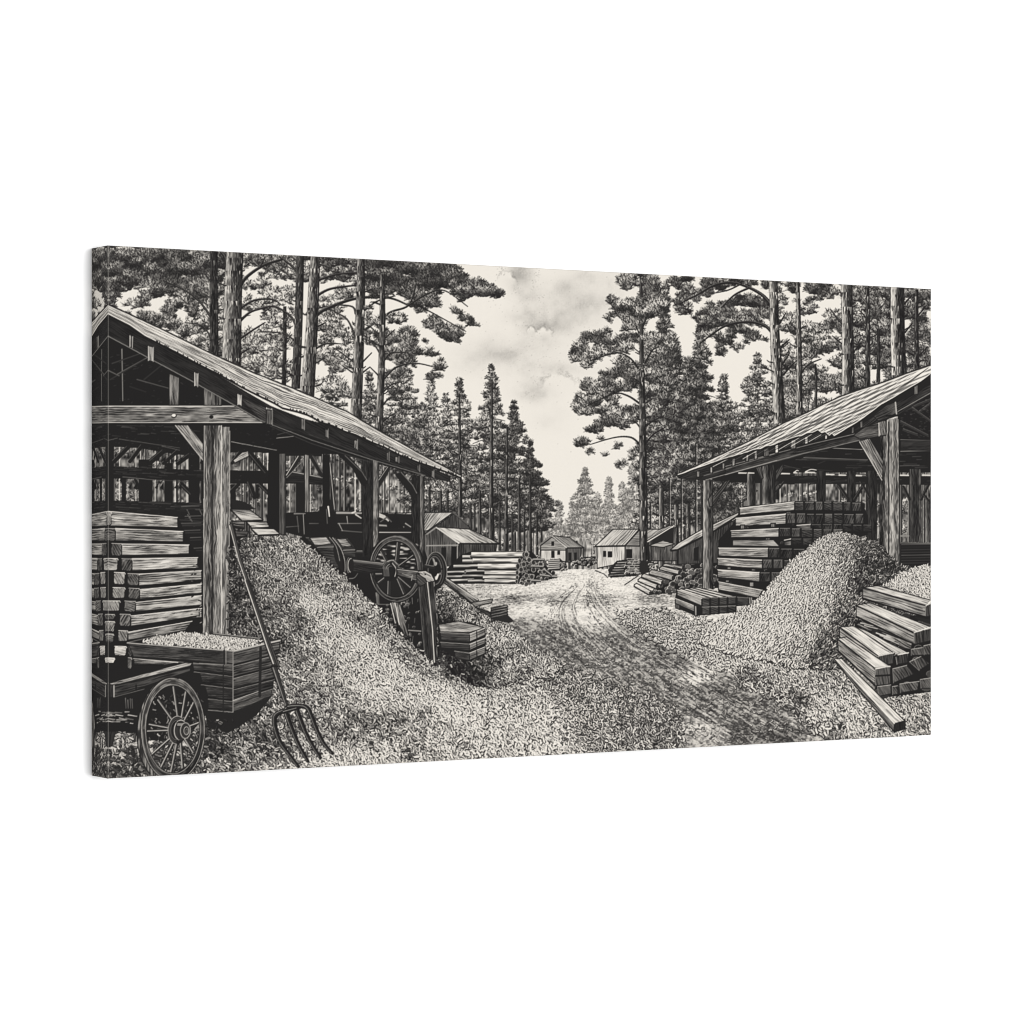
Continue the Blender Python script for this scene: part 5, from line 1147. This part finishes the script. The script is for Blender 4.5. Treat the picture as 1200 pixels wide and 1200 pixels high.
bw(((640, 515), (830, 545), (830, 598), (660, 580)), 3, .13); bw(((830, 550), (1068, 490), (1062, 550), (830, 610)), -14, .22, .18)
bw(((670, 590), (830, 605), (830, 672), (690, 655)), 2, .12); bw(((830, 615), (1058, 560), (1054, 600), (830, 672)), -14, .16, .14)
bw(((690, 670), (830, 685), (830, 742), (690, 728)), 2, .13); bw(((830, 680), (1050, 610), (1045, 650), (830, 742)), -16, .26, .18)
for a_, b_ in (((270, 432), (830, 476)), ((610, 508), (830, 535)), ((650, 580), (830, 602)), ((690, 660), (830, 676)), ((830, 478), (1080, 412)), ((830, 546), (1070, 484)), ((830, 610), (1060, 552)), ((830, 674), (1052, 604))):
    line(U(a_, b_), 2.0, 1.7, .04); line(U((a_[0], a_[1] + 7), (b_[0], b_[1] + 7)), .8, .7, .5)
line(U((235, 352), (830, 398)), 1.6, 1.6, .55); line(U((830, 398), (1094, 338)), 2.2, 2.0, .62); line(U((830, 402), (830, 742)), 1.6, 1.6, .42)
line(U((640, 466), (830, 476)), .9, .9, .45); line(U((690, 668), (830, 682)), .9, .9, .4); line(U((690, 730), (830, 742)), .9, .9, .5); line(U((830, 676), (975, 625)), 1.2, 1, .6)
line(U((780, 395), (780, 470)), 1.8, 1.8, .1); line(U((790, 400), (790, 470)), .8, .8, .5); line(U((985, 380), (980, 650)), 3, 3, .08); line(U((775, 480), (775, 735)), 1.2, 1.2, .08)
fill(U((670, 738), (830, 745), (1050, 650), (960, 760), (800, 860), (690, 830)), .07)
chips(U((690, 780), (780, 760), (840, 780), (780, 850), (690, 850)), [(250, 850, .22), (262, 845, .12)], lambda y: 5, .5, base=False)
use(part('shaft', CT))
wood(U((158, 595), (590, 490), (590, 510), (380, 580), (160, 660)), -14, .20, .14, 1.5); wood(U((125, 580), (560, 462), (602, 464), (590, 482), (160, 592)), -15, .52, .26, 1.4)
wood(U((30, 520), (125, 582), (125, 655), (110, 655), (30, 600)), 35, .26, .16, 1.4); line(U((30, 515), (125, 578)), 1.6, 1.6, .5); wood(U((125, 585), (160, 590), (160, 658), (125, 655)), 90, .12, .1); line(U((160, 592), (160, 655)), 1.4, 1.4, .6)
line(U((285, 590), (285, 630)), 2, 2, .06); line(U((165, 655), (330, 612)), .9, .9, .35)
use(CT)
for x in (225, 238, 252, 262): line(U((x, 660 + rnd.uniform(0, 15)), (x + 3, 720)), 1.2, .8, rnd.uniform(.3, .45))
fill(U((30, 640), (50, 690), (60, 850), (48, 960), (30, 980)), .12); curve(U((42, 660), (54, 760), (56, 850), (44, 980)), 1, .8, .4)
wood(U((110, 850), (170, 850), (150, 930), (125, 940)), 100, .12, .1)
WH = part('wheel', CT)
wx, wy = U((492, 838))[0]
rimx, rimy = 37.5, 61
for (sx, sy) in ((495, 585), (572, 595), (622, 665), (640, 800), (608, 970), (548, 1055), (480, 1092), (415, 1075), (368, 985), (352, 848), (362, 810), (410, 672)):
    use(part('spoke', WH)); (x1, y1), = U((sx, sy)); (x0, y0), = U((530, 842))
    line([(x0, y0), (x1, y1)], 3.6, 3.4, .07); line([(x0 - .4, y0 - .4), (x1 - .5, y1 - .2)], 2.0, 2.0, .34); line([(x0 - .9, y0), (x1 - 1.1, y1)], .7, .7, .7)
use(part('rim', WH))
# tread seen on the left, then the rim's face
sl, m = inside(ell(wx - 4.2, wy + .5, 37.5, 61.5, 4, 60)); X, Y = XX[sl], YY[sl]
q1 = ((X - wx) / 37.5) ** 2 + ((Y - wy) / 61) ** 2
mk = m & (q1 > 1) & (X < wx + 6)
put(sl, mk, np.clip(.30 + .2 * np.tanh((N(X / 1.3, Y / 10) - .5) * 5), .05, .9).astype(np.float32))
def rimring(k0, k1, tone, c):
    sl, m = inside(ell(wx, wy, 37.5, 61, 0, 60)); X, Y = XX[sl], YY[sl]
    q = np.sqrt(((X - wx) / 37.5) ** 2 + ((Y - wy) / 61) ** 2); an = np.arctan2((Y - wy) / 61, (X - wx) / 37.5)
    mk = (q <= k1) & (q >= k0)
    t = tone - .10 * np.cos(an - 1.0) + c * np.tanh((N(an * 7, q * 30) - .5) * 5)
    put(sl, mk, np.clip(t, .04, .9).astype(np.float32))
rimring(.84, 1.0, .24, .12)
for k, w, t in ((1.0, 1.3, .06), (.985, .9, .55), (.84, 1.2, .05), (.855, .9, .5), (.92, .7, .14)):
    ee = ell(wx, wy, 37.5 * k, 61 * k, 0, 80); line(ee + ee[:1], w, w, t)
line(ell(wx - 4.4, wy + .5, 37.5, 61.5, 4, 60, 120, 280), 1.1, 1.1, .05)
HU = part('hub', WH); use(HU)
fill(Z(100, 680, ell(515, 842, 52, 80, 4)), .07)
for k, t, w in ((1, .5, 1.1), (.86, .25, .9), (.72, .3, .9)): line(Z(100, 680, ell(515, 842, 50 * k, 78 * k, 4, 40, 90, 300)), w, w, t)
fill(Z(100, 680, ell(535, 842, 38, 58, 4)), .16); line(Z(100, 680, ell(535, 842, 36, 56, 4, 30, 100, 300)), 1.2, 1.2, .6)
fill(U((520, 790), (560, 798), (565, 890), (520, 895)), .12); wood(U((515, 800), (560, 800), (560, 820), (512, 822)), 5, .4, .2)
fill(Z(100, 680, ell(562, 845, 30, 46, 2)), .14); e = Z(100, 680, ell(562, 845, 28, 44, 2, 40)); line(e + e[:1], 1.2, 1.2, .5)
fill(Z(100, 680, ell(568, 846, 14, 22)), .04); e = Z(100, 680, ell(568, 846, 14, 22)); line(e + e[:1], .9, .9, .55); line(Z(100, 680, ell(570, 848, 6, 12)), 1.2, 1.2, .3)

# ================================================================ pitchfork
PF = part('printed_pitchfork', 0, 'long handled pitchfork with four tines leaning by the cart')
hpts = Q((818, 650), (870, 850), (950, 1080)) + U((905, 0), (965, 175), (1030, 370), (1072, 485))
use(part('handle', PF))
line(hpts, 4.2, 8.2, .04); line(hpts, 3.2, 6.8, .30); line([(x - 1.2, y + .3) for x, y in hpts], 1.0, 2.0, .62); line([(x + 1.6, y) for x, y in hpts], .8, 1.8, .12); line([(x - 1.9, y + .2) for x, y in hpts], .5, .8, .85)
for k in (.25, .8): line([(x - k, y) for x, y in hpts], .5, .7, .2)
TI = part('tines', PF); use(TI)
fer = V((100, 585), (128, 670), (158, 760), (176, 812))
line(fer, 7.2, 3.6, .05); line(fer, 5.6, 2.4, .17); line([(x - 1.2, y) for x, y in fer], 1.2, .8, .5); line(V((85, 580), (122, 580)), 1.8, 1.6, .06)
for pts in (((176, 808), (160, 825), (120, 842), (100, 870), (105, 930), (135, 1010), (185, 1080), (232, 1142)), ((160, 832), (185, 900), (230, 1010), (286, 1112)), ((222, 815), (245, 880), (290, 985), (356, 1092)), ((180, 806), (215, 802), (262, 803), (290, 820), (308, 860), (335, 930), (375, 1010), (424, 1068))):
    p = smooth(V(*pts)); line([(x + 1.2, y + .4) for x, y in p], 5.6, 3.4, .03); line(p, 4.6, 3.0, .04); line(p, 3.0, 1.6, .13); line([(x - .8, y - .3) for x, y in p], .8, .5, .5)
line(V((150, 838), (225, 818)), 4.2, 3.6, .07); line(V((152, 834), (225, 814)), 1, .8, .5)
# ---------------------------------------------------------------------------
# The scene: a gallery-wrapped canvas hung on a white wall
# ---------------------------------------------------------------------------
import bpy
W, H, T = 1.016, 0.508, 0.0381          # 40 x 20 inch canvas on 1.5 inch bars
sc = bpy.context.scene
col = sc.collection
QUAD = [(126.4, 287.4), (1091.2, 338.4), (1091.2, 861.4), (126.4, 912.4)]   # plate corners: TL TR BR BL
def homography(dst):
    A_, b_ = [], []
    for (u, v), (x, y) in zip(((0, 0), (W, 0), (W, H), (0, H)), dst):
        A_.append([u, v, 1, 0, 0, 0, -u * x, -v * x]); b_.append(x)
        A_.append([0, 0, 0, u, v, 1, -u * y, -v * y]); b_.append(y)
    return np.append(np.linalg.solve(np.array(A_), np.array(b_)), 1).reshape(3, 3)
HM = homography(QUAD)

def material(name):
    m = bpy.data.materials.new(name); m.use_nodes = True
    nt = m.node_tree; return m, nt, nt.nodes['Principled BSDF']
def weave(nt, bsdf, strength):
    tc = nt.nodes.new('ShaderNodeTexCoord'); h = None
    for ax in ('X', 'Z'):
        w = nt.nodes.new('ShaderNodeTexWave'); w.wave_type = 'BANDS'; w.bands_direction = ax
        w.inputs['Scale'].default_value = 230; w.inputs['Distortion'].default_value = .6; w.inputs['Detail'].default_value = 1
        nt.links.new(tc.outputs['Object'], w.inputs['Vector'])
        if h is None: h = w
        else:
            a = nt.nodes.new('ShaderNodeMath'); a.operation = 'ADD'
            nt.links.new(h.outputs['Fac'], a.inputs[0]); nt.links.new(w.outputs['Fac'], a.inputs[1])
    b = nt.nodes.new('ShaderNodeBump'); b.inputs['Strength'].default_value = strength; b.inputs['Distance'].default_value = .0003
    nt.links.new(a.outputs[0], b.inputs['Height']); nt.links.new(b.outputs['Normal'], bsdf.inputs['Normal'])
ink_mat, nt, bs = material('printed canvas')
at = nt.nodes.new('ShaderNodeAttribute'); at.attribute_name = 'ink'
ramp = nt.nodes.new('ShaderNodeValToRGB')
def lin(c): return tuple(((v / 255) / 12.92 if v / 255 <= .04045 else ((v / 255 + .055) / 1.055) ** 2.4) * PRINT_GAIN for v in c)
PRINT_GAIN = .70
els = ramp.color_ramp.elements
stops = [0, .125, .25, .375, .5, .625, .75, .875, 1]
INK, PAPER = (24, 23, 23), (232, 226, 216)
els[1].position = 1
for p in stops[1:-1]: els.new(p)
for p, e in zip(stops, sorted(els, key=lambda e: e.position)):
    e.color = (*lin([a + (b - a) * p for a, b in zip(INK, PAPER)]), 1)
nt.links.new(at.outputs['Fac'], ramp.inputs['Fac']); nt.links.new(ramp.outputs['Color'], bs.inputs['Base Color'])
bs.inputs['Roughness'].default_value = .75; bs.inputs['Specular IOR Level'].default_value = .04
weave(nt, bs, .25)
raw_mat, nt2, bs2 = material('raw canvas')
ns = nt2.nodes.new('ShaderNodeTexNoise'); ns.inputs['Scale'].default_value = 300
rr = nt2.nodes.new('ShaderNodeValToRGB'); rr.color_ramp.elements[0].color = (.22, .21, .2, 1); rr.color_ramp.elements[1].color = (.34, .33, .31, 1)
nt2.links.new(ns.outputs['Fac'], rr.inputs['Fac']); nt2.links.new(rr.outputs['Color'], bs2.inputs['Base Color']); bs2.inputs['Roughness'].default_value = .9
wall_mat, nt3, bs3 = material('white wall paint')
ns = nt3.nodes.new('ShaderNodeTexNoise'); ns.inputs['Scale'].default_value = 60
rr = nt3.nodes.new('ShaderNodeValToRGB'); rr.color_ramp.elements[0].color = (.88, .88, .88, 1); rr.color_ramp.elements[1].color = (.90, .90, .90, 1)
nt3.links.new(ns.outputs['Fac'], rr.inputs['Fac']); nt3.links.new(rr.outputs['Color'], bs3.inputs['Base Color']); bs3.inputs['Roughness'].default_value = .9; bs3.inputs['Specular IOR Level'].default_value = .1
pine_mat, nt4, bs4 = material('stretcher pine')
wv4 = nt4.nodes.new('ShaderNodeTexWave'); wv4.inputs['Scale'].default_value = 14; wv4.inputs['Distortion'].default_value = 4
r4 = nt4.nodes.new('ShaderNodeValToRGB'); r4.color_ramp.elements[0].color = (.42, .29, .16, 1); r4.color_ramp.elements[1].color = (.55, .40, .24, 1)
nt4.links.new(wv4.outputs['Fac'], r4.inputs['Fac']); nt4.links.new(r4.outputs['Color'], bs4.inputs['Base Color'])

# ---- the printed sheet: a fine grid folded over the bars ------------------
R_FOLD = .0011
d = W / 1500
def axis(L):
    k = int(round(T / d)); n = int(round(L / d))
    side = np.linspace(-T, -R_FOLD, k); fold = np.linspace(-R_FOLD, R_FOLD, 5)[1:-1]
    mid = np.linspace(R_FOLD, L - R_FOLD, n)
    return np.concatenate([side, fold, mid, L + fold, (L - side)[::-1]])
def folded(p, L):
    "position along the face and set-back from it, for arc coordinate p"
    q = np.where(p > L / 2, L - p, p)
    ph = np.clip((q + R_FOLD) / (2 * R_FOLD), 0, 1) * math.pi / 2
    x = np.where(q >= R_FOLD, q, R_FOLD * (1 - np.cos(ph)))
    z = np.where(q <= -R_FOLD, -q, np.where(q >= R_FOLD, 0, R_FOLD * (1 - np.sin(ph))))
    return np.where(p > L / 2, L - x, x), z
ax_, ay_ = axis(W), axis(H)
fx, bx2 = folded(ax_, W); fy, by2 = folded(ay_, H)
nx, ny = len(ax_), len(ay_)
co = np.zeros((ny, nx, 3), np.float32)
co[..., 0] = fx[None] - W / 2; co[..., 2] = H / 2 - fy[:, None]
co[..., 1] = -T + np.maximum(bx2[None], by2[:, None])
mu = np.where(ax_ < 0, -ax_, np.where(ax_ > W, 2 * W - ax_, ax_)); mv = np.where(ay_ < 0, -ay_, np.where(ay_ > H, 2 * H - ay_, ay_))
def plate(u, v):
    w = HM[2, 0] * u + HM[2, 1] * v + 1
    return (HM[0, 0] * u + HM[0, 1] * v + HM[0, 2]) / w, (HM[1, 0] * u + HM[1, 1] * v + HM[1, 2]) / w
def soften(a):
    for axn in (0, 1):
        a = (np.roll(a, 1, axn) + 2 * a + np.roll(a, -1, axn)) / 4
    return a
# press contrast: ink takes fully in the darks, paper stays open in the lights
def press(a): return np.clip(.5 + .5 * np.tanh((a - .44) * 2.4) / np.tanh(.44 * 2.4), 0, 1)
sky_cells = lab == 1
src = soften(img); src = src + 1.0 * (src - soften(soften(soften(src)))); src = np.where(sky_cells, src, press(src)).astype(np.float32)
px, py = plate(*np.meshgrid(mu, mv))
gx = np.clip((px - PX) * S - .5, 0, RW - 1.01); gy = np.clip((py - PY) * S - .5, 0, RH - 1.01)
i0 = gx.astype(int); j0 = gy.astype(int); a_ = (gx - i0).astype(np.float32); b_ = (gy - j0).astype(np.float32)
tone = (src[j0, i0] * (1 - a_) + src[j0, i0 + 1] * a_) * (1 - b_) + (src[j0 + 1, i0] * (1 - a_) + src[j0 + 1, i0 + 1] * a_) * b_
# rounded-edge highlight painted into the ink tone at the folds, plus ink stretched thin
highlight_wear = np.maximum(np.exp(-(np.minimum(np.abs(ax_), np.abs(ax_ - W)) / .0006) ** 2)[None] * .55, np.exp(-(np.minimum(np.abs(ay_), np.abs(ay_ - H)) / .0006) ** 2)[:, None] * .32)
tone = np.clip(tone + highlight_wear * (.75 - tone), 0, 1).astype(np.float32)
# which motif each cell of the print belongs to
cu, cv = (mu[1:] + mu[:-1]) / 2, (mv[1:] + mv[:-1]) / 2
qx, qy = plate(*np.meshgrid(cu, cv))
cell = lab[np.clip(((qy - PY) * S).astype(int), 0, RH - 1), np.clip(((qx - PX) * S).astype(int), 0, RW - 1)].astype(np.int32)
out_x = (ax_[1:] + ax_[:-1]) / 2; out_y = (ay_[1:] + ay_[:-1]) / 2
corner = (((out_x < -R_FOLD) | (out_x > W + R_FOLD))[None] & ((out_y < -R_FOLD) | (out_y > H + R_FOLD))[:, None])
# a motif has parts but its parts stay whole: deeper strokes belong to the part they build
flat = np.arange(len(PARTS) + 1)
for k in range(1, len(PARTS) + 1):
    while PARTS[flat[k] - 1][1] and PARTS[PARTS[flat[k] - 1][1] - 1][1]: flat[k] = PARTS[flat[k] - 1][1]
cell = flat[cell]
# cells of a motif with almost nothing left showing go to the motif around it
MINCELLS = 30
cnt = np.bincount(cell.ravel(), minlength=len(PARTS) + 1)
small = [k for k in range(1, len(PARTS) + 1) if cnt[k] < MINCELLS]
for k in small:
    par = PARTS[k - 1][1]
    ys, xs = np.nonzero(cell == k)
    if not len(ys): continue
    if par and cnt[par] >= MINCELLS: cell[ys, xs] = par; continue
    for y_, x_ in zip(ys, xs):
        for r in range(1, 60):
            c = cell[y_, max(0, x_ - r)]
            if cnt[c] >= MINCELLS: cell[y_, x_] = c; break
    
root = bpy.data.objects.new('canvas_print', None); col.objects.link(root)
root['label'] = 'wide canvas print of an engraved black and white sawmill yard hanging on the white wall'
root['category'] = 'canvas print'
root.empty_display_size = .1
vid = np.arange(ny * nx).reshape(ny, nx)
quads = np.stack([vid[1:, :-1], vid[1:, 1:], vid[:-1, 1:], vid[:-1, :-1]], -1)
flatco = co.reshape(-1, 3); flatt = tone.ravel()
cell[corner] = 0
order = np.argsort(cell.ravel(), kind='stable'); sortedc = cell.ravel()[order]
bounds = np.searchsorted(sortedc, np.arange(len(PARTS) + 2))
qf = quads.reshape(-1, 4)
def sheet(name, faces):
    v, inv = np.unique(faces.ravel(), return_inverse=True)
    me = bpy.data.meshes.new(name); n = len(faces)
    me.vertices.add(len(v)); me.vertices.foreach_set('co', flatco[v].ravel())
    me.loops.add(4 * n); me.loops.foreach_set('vertex_index', inv.ravel().astype(np.int32))
    me.polygons.add(n); me.polygons.foreach_set('loop_start', np.arange(0, 4 * n, 4, dtype=np.int32))
    me.polygons.foreach_set('use_smooth', np.ones(n, bool))
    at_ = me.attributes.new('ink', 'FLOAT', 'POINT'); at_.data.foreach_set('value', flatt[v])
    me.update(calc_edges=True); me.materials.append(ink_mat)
    return me
children = {}
for k, (nm, par, lb) in enumerate(PARTS, 1): children.setdefault(par, []).append(k)
objs = {}
def build(k, parent):
    nm, par, lb = PARTS[k - 1]
    f = qf[order[bounds[k]:bounds[k + 1]]]
    alive = children.get(k, []) if any(bounds[c + 1] > bounds[c] for c in children.get(k, [])) else []
    if not len(f) and not alive: return
    o = bpy.data.objects.new(nm, sheet(nm, f) if len(f) else None)
    col.objects.link(o); o.parent = parent
    if not len(f): o.empty_display_size = .02
    if lb: o['label'] = lb
    if nm in ('printed_shaving_heap', 'printed_shaving_litter', 'printed_forest_shade', 'printed_track'): o['kind'] = 'stuff'
    objs[k] = o
    for c in alive: build(c, o)
for k in children[0]: build(k, root)

def box_mesh(name, boxes, mat, parent):
    vs, fs = [], []
    for (x0, x1), (y0, y1), (z0, z1) in boxes:
        b = len(vs); vs += [(x, y, z) for x in (x0, x1) for y in (y0, y1) for z in (z0, z1)]
        fs += [[b + i for i in q] for q in ((0, 1, 3, 2), (4, 6, 7, 5), (0, 4, 5, 1), (2, 3, 7, 6), (0, 2, 6, 4), (1, 5, 7, 3))]
    me = bpy.data.meshes.new(name); me.from_pydata(vs, [], fs); me.update(); me.materials.append(mat)
    o = bpy.data.objects.new(name, me); col.objects.link(o); o.parent = parent
    return o
e_ = .0004
box_mesh('folded_corner', [((-W / 2 + e_, W / 2 - e_), (-T + .0006, -T + .003), (-H / 2 + e_, H / 2 - e_))], raw_mat, root)
w_ = .038
for bxs in (((-W / 2 + .002, W / 2 - .002), (-T + .004, -.0005), (H / 2 - w_, H / 2 - .002)), ((-W / 2 + .002, W / 2 - .002), (-T + .004, -.0005), (-H / 2 + .002, -H / 2 + w_)),
            ((-W / 2 + .002, -W / 2 + w_), (-T + .004, -.0005), (-H / 2 + w_ + .0005, H / 2 - w_ - .0005)), ((W / 2 - w_, W / 2 - .002), (-T + .004, -.0005), (-H / 2 + w_ + .0005, H / 2 - w_ - .0005))):
    box_mesh('stretcher_bar', [bxs], pine_mat, root)

wall = box_mesh('wall', [((-7, 7), (.0006, .12), (-3, 3))], wall_mat, None)
wall['kind'] = 'structure'; wall['label'] = 'plain bright white wall behind the canvas'

# ---- camera and lamps ------------------------------------------------------
th = math.atan2(.5289, .8487)
cam = bpy.data.cameras.new('camera'); cam.sensor_width = 36; cam.lens = 36 * 3382 / 1200; cam.clip_end = 100
co_ = bpy.data.objects.new('camera', cam); col.objects.link(co_)
co_.location = (-W / 2 - 2.219 * H, -T - 4.993 * H, 0); co_.rotation_euler = (math.pi / 2, 0, -th)
sc.camera = co_
def area(name, loc, size, sy, power):
    l = bpy.data.lights.new(name, 'AREA'); l.shape = 'RECTANGLE'; l.size = size; l.size_y = sy; l.energy = power
    o = bpy.data.objects.new(name, l); col.objects.link(o); o.location = loc
    from mathutils import Vector
    o.rotation_euler = (Vector((0, 0, 0)) - Vector(loc)).to_track_quat('-Z', 'Y').to_euler()
area('key_softbox', (.62, -6.3, .2), 2.1, 2.2, 330)
w = bpy.data.worlds.new('World'); sc.world = w; w.use_nodes = True
w.node_tree.nodes['Background'].inputs['Color'].default_value = (1, 1, 1, 1)
w.node_tree.nodes['Background'].inputs['Strength'].default_value = .86
sc.cycles.filter_width = 1.0
sc.view_settings.view_transform = 'Standard'; sc.view_settings.look = 'None'
sc.view_settings.exposure = 0; sc.view_settings.gamma = 1; sc.view_settings.use_curve_mapping = False
